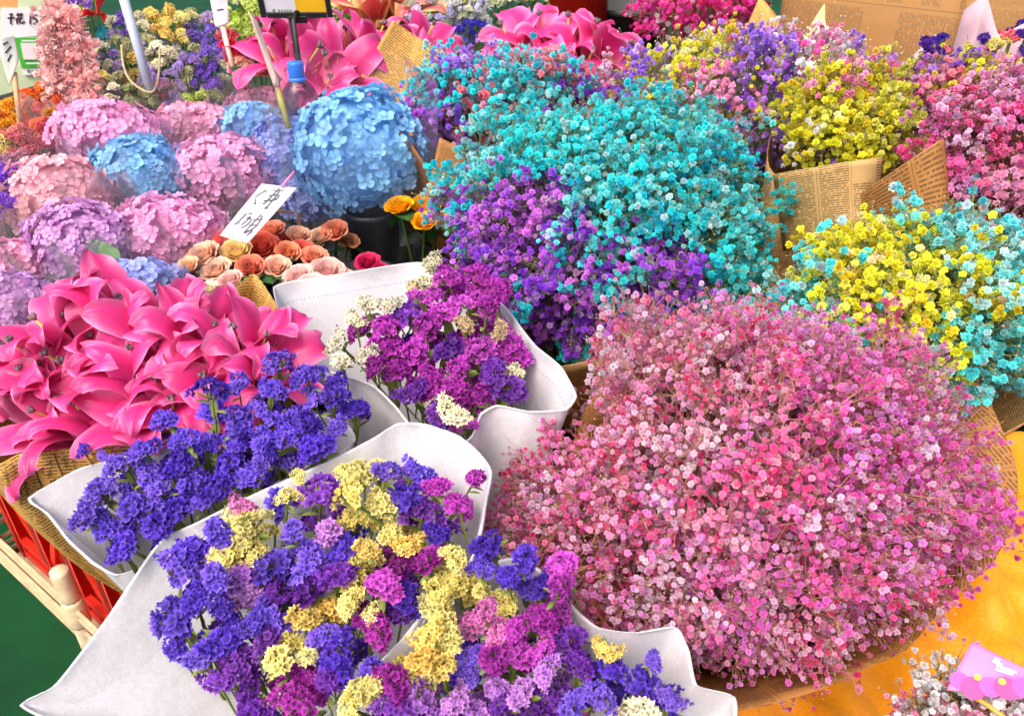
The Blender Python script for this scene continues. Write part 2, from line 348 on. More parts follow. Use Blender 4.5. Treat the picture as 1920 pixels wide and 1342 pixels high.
def bucket(loc, r=.1, h=.3, label='black plastic flower bucket holding the bouquet', mat=None):
    root = empty('flower_bucket', loc, label, 'bucket')
    n = 28; prof = [(r*.78, 0), (r*.80, .004), (r*.98, h*.97), (r*1.06, h*.97), (r*1.06, h), (r*.96, h), (r*.78, .012), (0, .01)]
    V = []; F = []
    for q, (a, z) in enumerate(prof):
        for i in range(n): t = 2*math.pi*i/n; V.append((a*math.cos(t), a*math.sin(t), z))
    for q in range(len(prof)-1):
        for i in range(n): k = (i+1) % n; F.append((q*n+i, q*n+k, (q+1)*n+k, (q+1)*n+i))
    F.append(tuple(range(n-1, -1, -1)))
    add('bucket_body', make_mesh('bucket_body', V, F, mat or M_BLACK), root)
    V = []; F = []
    for q, (a, z) in enumerate([(r*1.0, h*.62), (r*.93+.008, h*.64), (r*.93+.008, h*.67), (r*.9, h*.69)]):
        for i in range(n): t = 2*math.pi*i/n; V.append((a*math.cos(t), a*math.sin(t), z))
    for q in range(3):
        for i in range(n): k = (i+1) % n; F.append((q*n+i, q*n+k, (q+1)*n+k, (q+1)*n+i))
    add('rib', make_mesh('rib', V, F, mat or M_BLACK), root)
    return root

# ------------------------------------------------------------------ the setting
def ground():
    V = [(-30, -6, 0), (30, -6, 0), (30, 60, 0), (-30, 60, 0)]
    o = add('floor', make_mesh('floor', V, np.array([[0, 1, 2, 3]]), plain('green_floor', rgb(10, 66, 34, .8), .7, .15, .25, scale=5, bump=.15)))
    o['kind'] = 'structure'; o['label'] = 'dark green painted market floor'
ground()
def bench(name, x0, x1, y0, y1, z, label, mat=None, skirt=True):
    root = empty(name, ((x0+x1)/2, y0, 0), label, 'bench')
    cx, cy = (x0+x1)/2, (y0+y1)/2
    nb = max(2, int((y1-y0)/.16))
    for i in range(nb):
        ya = y0+(y1-y0)*i/nb; yb = y0+(y1-y0)*(i+1)/nb-.006
        m = MB().box((cx, (ya+yb)/2, z-.0125), ((x1-x0)/2, 0, 0), (0, (yb-ya)/2, 0), (0, 0, .0125)); part('plank', m.V, m.F, mat or M_BENCH, root, smooth=False)
    for sx in (x0+.04, x1-.04):
        for sy in (y0+.04, y1-.04):
            m = MB().box((sx, sy, (z-.026)/2), (.025, 0, 0), (0, .025, 0), (0, 0, (z-.026)/2)); part('leg', m.V, m.F, mat or M_BENCH, root, smooth=False)
    return root
bench('display_bench', -.095, 1.6, .05, 1.42, .28, 'low dark bench that carries the front row of bouquets')
bench('display_bench', -2.4, 2.6, 1.46, 2.35, .42, 'dark middle bench carrying hydrangeas and mixed bouquets')
bench('display_bench', -2.8, 3.2, 2.40, 3.9, .55, 'dark rear bench under lilies and dried flowers')

# ------------------------------------------------------------------ gypsophila (baby's breath)
def bloom_variant(seed, layers=4):
    """a double flower of ruffled petals, unit radius, local z up: V, F(tri), shade"""
    r_ = np.random.default_rng(seed); V = []; F = []; S = []
    for l in range(layers):
        f = l/(layers-1 if layers > 1 else 1); n = 10 if l < layers-1 else 8
        tilt = -.35+1.1*f; rad = (1.0, .95, .72, .42)[l+(4-layers if l else 0)]; z0 = -.45+.75*f
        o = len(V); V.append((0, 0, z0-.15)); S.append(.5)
        a0 = r_.uniform(0, 6.28)
        for i in range(n):
            rr = rad*(1.0 if i % 2 == 0 else .72)*r_.uniform(.85, 1.15); a = a0+2*math.pi*i/n
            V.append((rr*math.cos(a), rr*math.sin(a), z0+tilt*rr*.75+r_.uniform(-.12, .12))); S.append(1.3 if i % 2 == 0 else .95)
        F += [(o, o+1+i, o+1+(i+1) % n) for i in range(n)]
    return np.array(V), np.array(F), np.array(S)
BV = [bloom_variant(100+i) for i in range(4)]
def bud_variant():
    V = [(0, 0, 1)]+[(.75*math.cos(a), .75*math.sin(a), .1) for a in np.linspace(0, 2*math.pi, 6)[:-1]]+[(0, 0, -.8)]
    F = [(0, 1+i, 1+(i+1) % 5) for i in range(5)]+[(6, 1+(i+1) % 5, 1+i) for i in range(5)]
    return np.array(V), np.array(F), np.ones(7)
BUD = bud_variant()
def white_edge(S, base):
    """per-vertex colour multipliers: petal rims of dyed blooms are paler"""
    return S
def scatter(var, pos, M3, size, cols):
    V, F, S = var; n = len(pos); k = len(V)
    W = np.einsum('nij,kj->nki', M3*size[:, None, None], V)+pos[:, None, :]
    C = np.clip(cols[:, None, :]*S[None, :, None], 0, .92)
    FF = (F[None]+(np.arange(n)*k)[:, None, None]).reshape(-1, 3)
    return W.reshape(-1, 3), FF, C.reshape(-1, 3)
def frames_np(A, r_):
    n = len(A); h = r_.normal(size=(n, 3)); x = np.cross(h, A); x /= np.linalg.norm(x, axis=1, keepdims=True); y = np.cross(A, x)
    return np.stack([x, y, A], 2)
def tri_tubes(P0, P1, r0, r1, r_):
    """many 3-sided sticks at once"""
    d = P1-P0; L = np.linalg.norm(d, axis=1, keepdims=True); d = d/np.maximum(L, 1e-6); M = frames_np(d, r_); n = len(P0)
    a = np.array([0, 2.094, 4.189]); c = np.cos(a); s = np.sin(a)
    ring = M[:, :, 0][:, None, :]*c[None, :, None]+M[:, :, 1][:, None, :]*s[None, :, None]
    V = np.concatenate([P0[:, None]+ring*np.broadcast_to(r0, (n,))[:, None, None], P1[:, None]+ring*np.broadcast_to(r1, (n,))[:, None, None]], 1)
    f = np.array([(0, 1, 4, 3), (1, 2, 5, 4), (2, 0, 3, 5)])
    return V.reshape(-1, 3), (f[None]+(np.arange(n)*6)[:, None, None]).reshape(-1, 4)
SINGLE = {}
def single_mesh(i):
    if i not in SINGLE:
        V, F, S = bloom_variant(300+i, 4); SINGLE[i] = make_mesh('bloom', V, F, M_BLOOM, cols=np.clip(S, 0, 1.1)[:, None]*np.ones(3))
    return SINGLE[i]

def gypsophila(label, ell, colour, n_spray, bloom_r, seed, stem_c=(150, 120, 75), L=.42, spray_r=.05, per=20, single=300, cut=-.5, lean=.55,
               dens_in=.5, bud=.13, bud_c=(206, 176, 140), name='gypsophila_bouquet', stray=.1, axis=None, rz=None, group=None, lumpy=.055, loose=1.25, pale=.10, keep=None, thin=1.0):
    """ell = (px, py, half width px, half height px, distance); colour(px, py, rng) -> linear rgb for a spray seen there"""
    cx, cy, hw, hh, D = ell; r_ = np.random.default_rng(seed)
    c = ad(cx, cy, D); lump = r_.uniform(0, 6.28, 6)
    rx, ry = hw*D/FPX-.5*spray_r, hh*D/FPX-.5*spray_r; rz = rz or .8*(rx+ry)/2
    a = nrm(ZUP*lean-FWD*(1-lean)*1.3) if axis is None else nrm(axis)
    a2 = nrm(ZUP*.85-FWD*.15); base = c-a2*L; base[2] = max(base[2], .34)
    root = empty(name, (base[0], base[1], base[2]-.02), label, 'bouquet', group)
    # spray tips spread over the cap of the ellipsoid
    tips = []; k = int(n_spray*1.9); ga = math.pi*(3-5**.5)
    for lay, (cnt, f0, f1) in enumerate(((k, .88, 1.03), (int(k*dens_in), .55, .8))):
        for i in range(cnt):
            z = 1-2*(i+.5)/cnt; th = ga*i+lay; q = math.sqrt(1-z*z)
            d = np.array([q*math.cos(th), q*math.sin(th), z])+r_.normal(size=3)*.10; d = nrm(d)
            wd = nrm(RIGHT*d[0]+UP*d[1]-FWD*d[2])
            if wd@a < cut: continue
            f = r_.uniform(f0, f1)*(1+lumpy*(math.sin(4.1*d[0]+lump[0])*math.sin(3.7*d[1]+lump[1])+.7*math.sin(7.3*d[0]+5*d[2]+lump[2])*math.sin(6.1*d[1]+lump[3])))
            if lay == 0 and math.sin(9*d[0]+lump[4])*math.sin(8*d[1]+lump[5]) > .72 and r_.random() < .6: f *= .86
            if lay == 0 and r_.random() < stray: f *= r_.uniform(1.03, 1.2)
            p = c+(RIGHT*d[0]*rx+UP*d[1]*ry-FWD*d[2]*rz)*f
            if p[2] < base[2]+.06 or (keep and not keep(*to_px(p)) and r_.random() < .93): continue
            tips.append((p, nrm(nrm(p-base)*.5+wd*.7), lay))
    pos = []; dirs = []; size = []; cols = []; s0 = []; s1 = []; sr0 = []; sr1 = []; bpos = []; bsz = []
    for p, wd, lay in tips:
        u, v = to_px(p); cc = np.array(colour(u, v, r_))*r_.uniform(1.2, 1.6)+.025
        main = p-base; mid = base+main*.5+r_.normal(size=3)*.015; node = p-wd*spray_r*r_.uniform(.9, 1.4)
        for q0, q1, e0, e1 in ((base+r_.normal(size=3)*.008, mid, .0016, .0013), (mid, node, .0013, .0011)): s0.append(q0); s1.append(q1); sr0.append(e0); sr1.append(e1)
        M = frame(wd); nb = int(r_.integers(4, 7))
        for b in range(nb):
            an = r_.uniform(0, 6.28); rad = spray_r*math.sqrt(r_.uniform(.02, 1)); e = p+(M[:, 0]*math.cos(an)+M[:, 1]*math.sin(an))*rad-wd*rad*r_.uniform(.0, .7)+wd*r_.normal()*spray_r*.22
            s0.append(node); s1.append(e-wd*.012); sr0.append(.0009); sr1.append(.0006)
            nk = max(1, int(r_.poisson(per/nb*(1 if lay == 0 else .7))))
            for j in range(nk):
                of = r_.normal(size=3)*bloom_r*loose; bp = e+of
                dd = nrm(wd+r_.normal(size=3)*.55); sz = bloom_r*r_.uniform(.62, 1.18)
                pos.append(bp); dirs.append(dd); size.append(sz)
                k_ = cc*r_.uniform(.8, 1.15)
                if r_.random() < pale: k_ = k_*.5+np.array([.42, .33, .36])
                cols.append(k_)
                s0.append(e-wd*.012); s1.append(bp-dd*sz*.4); sr0.append(.0006); sr1.append(.0005)
            if r_.random() < bud*3:
                for j in range(int(r_.integers(1, 4))):
                    q = e+r_.normal(size=3)*bloom_r*2.0+wd*bloom_r; bpos.append(q); bsz.append(bloom_r*r_.uniform(.22, .4)); s0.append(e-wd*.012); s1.append(q); sr0.append(.0005); sr1.append(.0004)
    pos = np.array(pos); dirs = np.array(dirs); size = np.array(size); cols = np.clip(np.array(cols), 0, .88)
    # the blooms that show largest: on the outside, facing the stall's front
    score = ((pos-c)@a)/rz*.6+((pos-c)@(-FWD))/rz*.6+size/bloom_r*1.0+r_.uniform(0, .7, len(pos))
    u, v = to_px(pos.T[0:3].T) if False else (960+FPX*((pos-CAM)@RIGHT)/((pos-CAM)@FWD), 671-FPX*((pos-CAM)@UP)/((pos-CAM)@FWD))
    score[(u < 5) | (u > 1915) | (v < 5) | (v > 1337)] = -9
    big = np.argsort(-score)[:single]; rest = np.setdiff1d(np.arange(len(pos)), big); M3 = frames_np(dirs, r_)
    rl = np.array(root.location)
    for i in big:
        add('bloom', single_mesh(int(r_.integers(0, 6))), root, mat=mat4(M3[i], pos[i]-rl, size[i]*1.04), color=cols[i])
    Vs, Fs, Cs, o = [], [], [], 0
    which = r_.integers(0, 4, len(rest))
    for q in range(4):
        ii = rest[which == q]
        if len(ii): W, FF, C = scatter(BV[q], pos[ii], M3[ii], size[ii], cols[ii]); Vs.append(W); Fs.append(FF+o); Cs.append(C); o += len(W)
    if bpos:
        bpos = np.array(bpos); W, FF, C = scatter(BUD, bpos, frames_np(np.tile(a, (len(bpos), 1)), r_), np.array(bsz), np.tile(rgb(*bud_c), (len(bpos), 1))); Vs.append(W); Fs.append(FF+o); Cs.append(C)
    b = part('small_blooms', np.concatenate(Vs), np.concatenate(Fs), M_BLOOM, root, cols=np.concatenate(Cs), smooth=False); b['kind'] = 'stuff'
    V, F = tri_tubes(np.array(s0), np.array(s1), np.array(sr0)*thin, np.array(sr1)*thin, r_)
    sc = np.array(rgb(*stem_c)); s = part('stems', V, F, M_STEM, root, cols=np.tile(sc, (len(V), 1))); s['kind'] = 'stuff'
    return root, c, base, (rx, ry, rz)
def zones(anchors, default, jitter=22):
    """colour by dyed spray: nearest anchor (px, py, radius px, palette) wins, else the default palette"""
    def f(u, v, r_):
        u += r_.normal()*jitter; v += r_.normal()*jitter; best = None; bd = 1.0
        for (x, y, rad, pal) in anchors:
            d = math.hypot(u-x, v-y)/rad
            if d < bd: bd = d; best = pal
        pal = best or default
        return pal[int(r_.integers(0, len(pal)))]
    return f
PINK = [rgb(230, 86, 150), rgb(236, 110, 170), rgb(220, 66, 130), rgb(238, 128, 184), rgb(242, 166, 198)]
ROSE = [rgb(224, 90, 136), rgb(226, 106, 150), rgb(210, 66, 116), rgb(234, 136, 168), rgb(240, 176, 192)]
ORCH = [rgb(232, 98, 180), rgb(236, 122, 192), rgb(226, 80, 160)]
BABY = [rgb(232, 140, 175), rgb(224, 120, 160), rgb(236, 160, 190)]
CYAN = [rgb(20, 200, 216), rgb(50, 212, 226), rgb(14, 184, 212), rgb(96, 216, 220)]
AQUA = [rgb(90, 198, 206), rgb(120, 210, 212), rgb(70, 186, 192), rgb(150, 216, 214)]
TEAL = [rgb(60, 168, 178), rgb(80, 180, 184)]
PURP = [rgb(140, 64, 200), rgb(160, 82, 214), rgb(124, 52, 188), rgb(184, 96, 216)]
LILA = [rgb(150, 104, 212), rgb(168, 122, 222), rgb(134, 88, 200)]
ORCP = [rgb(176, 90, 206), rgb(190, 104, 210), rgb(156, 76, 196)]
YELL = [rgb(240, 220, 40), rgb(236, 208, 30), rgb(246, 230, 80), rgb(226, 190, 24)]
WHIT = [rgb(232, 230, 222), rgb(240, 236, 230), rgb(222, 214, 214)]
SALM = [rgb(226, 128, 138), rgb(232, 150, 160), rgb(214, 108, 122)]
MAGN = [rgb(216, 36, 136), rgb(226, 52, 156), rgb(200, 30, 110)]

# ------------------------------------------------------------------ statice
def floret_mesh(r_, n=10):
    """frilled papery funnel, unit size"""
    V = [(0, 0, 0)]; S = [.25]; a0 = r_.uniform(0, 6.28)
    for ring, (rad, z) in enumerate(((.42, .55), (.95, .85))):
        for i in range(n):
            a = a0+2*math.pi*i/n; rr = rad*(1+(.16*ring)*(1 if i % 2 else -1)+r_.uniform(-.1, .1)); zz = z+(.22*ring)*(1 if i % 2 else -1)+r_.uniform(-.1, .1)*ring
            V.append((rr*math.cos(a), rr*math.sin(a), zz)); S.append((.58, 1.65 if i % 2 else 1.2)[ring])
    F = [(0, 1+i, 1+(i+1) % n) for i in range(n)]
    for i in range(n): k = (i+1) % n; F += [(1+i, 1+n+i, 1+n+k), (1+i, 1+n+k, 1+k)]
    return np.array(V), np.array(F), np.array(S)
def cluster_mesh(seed, elong=1.6, n=46, fl=.2, bend=.35):
    """head of florets on a bent, domed comb; about unit half length, z up"""
    r_ = np.random.default_rng(seed); Vs, Fs, Cs, o = [], [], [], 0; pts = []
    tries = 0
    while len(pts) < n and tries < 5000:
        tries += 1
        x = r_.uniform(-1, 1); y = r_.uniform(-1, 1)
        if x*x+y*y > 1: continue
        h = math.sqrt(max(0, 1-.92*(x*x+y*y)))
        p = np.array([x*elong*.62, y*.5+bend*(x*x-.4), h*.5+.10*math.sin(5*x+seed)+r_.normal()*.035]); nn = nrm((x*.9, y*1.1, h*.9+.12))
        if any(np.linalg.norm(p-q) < fl*1.02 for q, _ in pts): continue
        pts.append((p, nn))
    for p, nn in pts:
        V, F, S = floret_mesh(r_); M = frame(nrm(nn+r_.normal(size=3)*.35), r_.uniform(0, 6.28)); s = fl*r_.uniform(.85, 1.35)
        W = (V-np.array([0, 0, .5]))@M.T*s+p; Vs.append(W); Fs.append(F+o); o += len(W)
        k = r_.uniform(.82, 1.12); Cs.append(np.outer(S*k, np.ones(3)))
    return make_mesh('flower_cluster', np.concatenate(Vs), np.concatenate(Fs), M_STAT, cols=np.concatenate(Cs), smooth=False)
def calyx_mesh(seed):
    """green comb of calyces and the winged stalk under a head"""
    r_ = np.random.default_rng(seed); m = MB(); C = []
    for i in range(16):
        x = r_.uniform(-.7, .7); y = r_.uniform(-.4, .4); top = np.array([x, y*1.1, .36-.2*(x*x)]); m.tube([(x*.35, y*.4, -.25), tuple(top*np.array([.8, .8, 0])+np.array([0, 0, .05])), tuple(top)], [.05, .075, .02], 4, False)
    m.tube([(0, 0, -.2), (.04, .02, -.9), (-.02, .05, -1.8), (.05, 0, -3.2), (.1, .1, -5.5), (.0, .0, -8.)], [.07, .06, .06, .06, .06, .05], 5, False)
    for s in (1, -1):                                               # wings of the stalk
        V = []; 
        for i in range(6): z = -.3-i*.45; V += [(0, .01, z), (s*(.16+.04*math.sin(i*2.)), .03, z-.1)]
        m.put(V, [(2*i, 2*i+1, 2*i+3, 2*i+2) for i in range(5)])
    for q in range(2):
        a = r_.uniform(0, 6.28); d = np.array([math.cos(a), math.sin(a), .0]); z = -.6-.5*q; V = []
        for i in range(5): t = i/4; c_ = d*(.1+.75*t)+np.array([0, 0, z+.5*t-.35*t*t]); s_ = np.array([-d[1], d[0], 0])*.13*math.sin(math.pi*min(.97, t*.9+.1)); V += [c_-s_, c_+s_]
        m.put(V, [(2*i, 2*i+1, 2*i+3, 2*i+2) for i in range(4)])
    V = np.array(m.V); g = np.array(rgb(122, 136, 66)); t = np.clip((V[:, 2]+.2)/.5, 0, 1)[:, None]
    return make_mesh('stalk', V, m.F, M_STEM, cols=g*(1-t)+np.array(rgb(150, 140, 80))*t)
CLUS = [cluster_mesh(i, e, n, f, b) for i, (e, n, f, b) in enumerate([(1.6, 44, .175, .4), (1.3, 38, .18, .2), (1.9, 48, .17, .7), (1.25, 34, .19, .1), (1.75, 44, .17, -.5), (1.3, 30, .20, .3), (1.6, 40, .18, .6), (1.1, 32, .19, .2)])]
CALY = [calyx_mesh(40+i) for i in range(4)]
SB = [rgb(104, 70, 202), rgb(120, 88, 216), rgb(90, 56, 186), rgb(136, 102, 222)]
SV = [rgb(124, 58, 176), rgb(110, 48, 160), rgb(140, 72, 190)]
SM = [rgb(186, 66, 182), rgb(200, 84, 196), rgb(170, 52, 166)]
SL = [rgb(188, 126, 212), rgb(200, 140, 216), rgb(172, 110, 204)]
SY = [rgb(242, 230, 146), rgb(244, 236, 164), rgb(238, 222, 128)]
SO = [rgb(236, 208, 116), rgb(230, 194, 104)]
SP = [rgb(226, 134, 194), rgb(218, 120, 190)]
SC = [rgb(236, 230, 196), rgb(240, 236, 210)]
SU = [rgb(214, 190, 150), rgb(220, 200, 166)]
def inside(poly, x, y):
    r = False; n = len(poly); j = n-1
    for i in range(n):
        xi, yi = poly[i]; xj, yj = poly[j]
        if (yi > y) != (yj > y) and x < (xj-xi)*(y-yi)/(yj-yi)+xi: r = not r
        j = i
    return r
def statice(label, poly, zf, default, anchors, base, seed, spacing=52, size=74, wrap=None, wrap_mat=None, layers=2, extra=(), lean=.35, wrapkw=None, name='statice_bouquet', wrap_name='wrapping', jit=16, **_):
    r_ = np.random.default_rng(seed); root = empty(name, (base[0], base[1], base[2]-.02), label, 'bouquet'); rl = np.array(root.location)
    if wrap is not None: paper_part(wrap_name, wrap, base, wrap_mat or M_WHITE, root, seed=seed, **(wrapkw or {}))
    xs = [p[0] for p in poly]; ys = [p[1] for p in poly]; cx, cy = np.mean(xs), np.mean(ys)
    colour = zones(anchors, default, jit); placed = []
    spots = [(x, y, s, pal, 0) for x, y, s, pal in extra]; placed = [(x, y) for x, y, *_ in extra]
    for layer in range(layers):
        mine = list(placed) if layer == 0 else []; tries = 0
        while tries < 3000:
            tries += 1
            x = r_.uniform(min(xs), max(xs)); y = r_.uniform(min(ys), max(ys))
            if not inside(poly, x, y): continue
            if any(math.hypot(x-q[0], (y-q[1])*1.1) < spacing*(1 if layer == 0 else 1.15) for q in mine): continue
            mine.append((x, y)); spots.append((x, y, size*r_.uniform(.8, 1.2), None, layer))
    for x, y, s, pal, layer in spots:
        z = zf(x, y)+r_.uniform(-.02, .014)-layer*.05; p = at(x, y, z); D = np.linalg.norm(p-CAM)
        c = pal[int(r_.integers(0, len(pal)))] if pal else colour(x, y, r_)
        out = nrm(nrm(p-base)*.8+ZUP*.15+nrm(CAM-p)*lean+r_.normal(size=3)*.22)
        M = frame(out, r_.uniform(0, 6.28)); sc = s*D/FPX/2*1.05
        k = r_.uniform(.88, 1.1)
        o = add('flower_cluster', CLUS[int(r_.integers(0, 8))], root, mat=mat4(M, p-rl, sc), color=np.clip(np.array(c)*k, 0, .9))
        st = add('stalk', CALY[int(r_.integers(0, 4))], o)
    return root

def below(px, py, z, zb, dy=.04): q = at(px, py, z); return np.array([q[0], q[1]+dy, zb])
def rimpts(L): return [at(x, y, z) for x, y, z in L]
# magenta and cream statice
S1_RIM = rimpts([(515, 540, .87), (560, 528, .868), (680, 510, .865), (790, 494, .86), (880, 530, .862), (945, 578, .868), (1000, 650, .89), (1050, 690, .90), (1076, 740, .895), (1056, 768, .88), (990, 772, .87), (930, 760, .862), (900, 775, .85), (885, 815, .835), (865, 832, .83), (830, 815, .833), (775, 800, .835), (742, 760, .845), (700, 722, .853), (600, 690, .865), (560, 645, .87), (525, 585, .872)])
s1_root = statice('magenta statice with cream sprigs in a white wrap beside the hot pink lilies',
        [(665, 625), (710, 590), (780, 540), (900, 535), (930, 590), (965, 660), (985, 715), (950, 742), (870, 782), (815, 768), (750, 722), (675, 668)],
        lambda x, y: .90-(y-650)*.00028, SM+SM+SM+SV, [(860, 570, 60, SM), (690, 640, 40, SM)],
        below(810, 670, .90, .44), 11, wrap=S1_RIM, spacing=40, size=74,
        extra=[(690, 575, 60, SC), (730, 572, 50, SC), (815, 500, 60, SC), (805, 535, 55, SC), (632, 640, 50, SC), (690, 668, 54, SC), (640, 678, 50, SC), (665, 600, 45, SC), (850, 770, 66, SC), (820, 765, 50, SU), (935, 622, 44, SU), (870, 612, 46, SU), (780, 545, 50, SU), (905, 545, 74, SM), (850, 545, 66, SM), (800, 560, 66, SM), (915, 580, 66, SM), (965, 700, 50, SC), (870, 800, 48, SM), (840, 525, 70, SM), (895, 522, 70, SM), (935, 550, 74, SM), (880, 570, 70, SM), (770, 735, 60, SV), (820, 780, 60, SV), (905, 740, 60, SM), (700, 690, 50, SM)], wrapkw=dict(bulge=.012, fold=.007, sharp=.55, rows=18, cols=150, roll=.0022))
def stitching(root, rim, base, rows, cols, i0, i1, kw, vrow):
    V, F, UV = loft(rim, base, rows=rows, cols=cols, **kw); m = MB(); Pr = V.reshape(-1, cols, 3)[vrow]
    ctr = Pr.mean(0)
    for i in range(int(i0*cols), int(i1*cols)):
        p, q = Pr[i % cols], Pr[(i+1) % cols]; nseg = max(1, int(np.linalg.norm(q-p)/.005))
        for k in range(nseg):
            a = p+(q-p)*(k+.15)/nseg; b = p+(q-p)*(k+.65)/nseg; inn = nrm(ctr-a)*.0022+ZUP*.0008; up = ZUP*.0005; m.put([a+inn-up, b+inn-up, b+inn+up, a+inn+up], [(0, 1, 2, 3)])
    o = part('stitching', m.V, m.F, plain('grey_stitch', (.34, .33, .36), .7, .2, .05), root); o['kind'] = 'stuff'
stitching(s1_root, S1_RIM, below(810, 670, .90, .44), 18, 150, .0, 1.0, dict(bulge=.012, fold=.007, sharp=.55, roll=.0022, seed=11), 16)
# deep blue-violet statice
S2_RIM = rimpts([(60, 935, .80), (150, 882, .83), (260, 850, .84), (400, 790, .85), (500, 770, .85), (590, 780, .85), (650, 800, .845), (660, 830, .84), (610, 868, .81), (500, 915, .79), (390, 980, .765), (300, 1050, .74), (225, 1078, .735), (180, 1055, .745), (130, 1010, .765), (95, 965, .785)])
statice('deep blue violet statice in a white wrap below the lilies',
        [(165, 965), (210, 890), (300, 815), (385, 770), (400, 730), (470, 690), (530, 678), (590, 710), (680, 735), (705, 785), (620, 835), (480, 898), (385, 948), (245, 1030), (170, 990)],
        lambda x, y: .885-(y-800)*.00042, SB, [(440, 985, 40, SB+SV), (680, 850, 60, SB+SV)], below(440, 880, .87, .42), 12, wrap=S2_RIM, spacing=42, size=66,
        extra=[(155, 845, 28, SB), (195, 855, 26, SB), (160, 970, 56, SB), (230, 1030, 60, SB), (520, 685, 60, SB), (310, 790, 56, SB)], wrapkw=dict(bulge=.01, fold=.007, sharp=.5, rows=16, cols=130, roll=.0022))
# the large mixed one in front
S3_RIM = rimpts([(45, 1322, .66), (110, 1285, .685), (180, 1195, .72), (250, 1095, .755), (310, 1012, .79), (385, 978, .81), (500, 920, .835), (620, 868, .855), (700, 825, .87), (745, 798, .88), (800, 800, .88), (850, 818, .87), (895, 850, .865), (916, 890, .86), (905, 960, .84), (885, 1040, .82), (850, 1110, .80), (792, 1162, .785), (700, 1250, .74), (610, 1338, .70), (470, 1470, .63), (250, 1440, .62), (130, 1365, .64)])
statice('large mixed blue, purple and yellow statice in a wide white wrap at the front',
        [(335, 1070), (365, 1030), (450, 970), (520, 945), (590, 905), (690, 890), (760, 868), (850, 895), (875, 960), (840, 1040), (780, 1110), (715, 1180), (640, 1262), (560, 1340), (500, 1370), (450, 1330), (420, 1270), (330, 1200), (315, 1140)],
        lambda x, y: .865-(y-1000)*.00030, SB+SB+SV, [(470, 1010, 55, SY), (430, 955, 36, SP), (560, 890, 36, SY), (680, 940, 62, SY), (720, 1010, 50, SY), (760, 1030, 40, SO), (600, 960, 55, SV), (610, 1000, 34, SL), (720, 1095, 45, SM), (620, 1080, 42, SV), (800, 960, 40, SV), (860, 930, 60, SM), (830, 900, 46, SM), (480, 1090, 60, SL), (660, 1140, 60, SY), (590, 1140, 30, SO), (545, 1210, 52, SY), (610, 1180, 36, SL), (690, 1185, 36, SM), (640, 1240, 50, SB), (700, 1265, 46, SB), (800, 1070, 40, SM), (460, 1300, 60, SV), (560, 1290, 70, SM+SV), (340, 1050, 50, SB), (330, 1150, 60, SB)],
        below(600, 1080, .85, .42), 13, wrap=S3_RIM, spacing=46, size=72, jit=8,
        extra=[(470, 990, 70, SY), (475, 1040, 64, SY), (660, 935, 76, SY), (715, 945, 72, SY), (730, 1000, 60, SY), (690, 1030, 56, SO), (760, 1020, 60, SO), (540, 935, 46, SY), (560, 895, 40, SY), (545, 1205, 60, SY), (575, 1230, 46, SY), (620, 1145, 60, SO), (660, 1130, 56, SY), (700, 1155, 50, SY), (720, 1100, 80, SM), (625, 1080, 78, SV), (700, 1185, 78, SM), (612, 1000, 70, SL), (330, 1160, 90, SB), (335, 1205, 60, SB), (640, 1235, 90, SB), (700, 1260, 66, SB), (890, 900, 56, SM), (455, 950, 56, SP)],
        wrapkw=dict(bulge=.012, fold=.009, sharp=.5, rows=20, cols=170, roll=.0022))
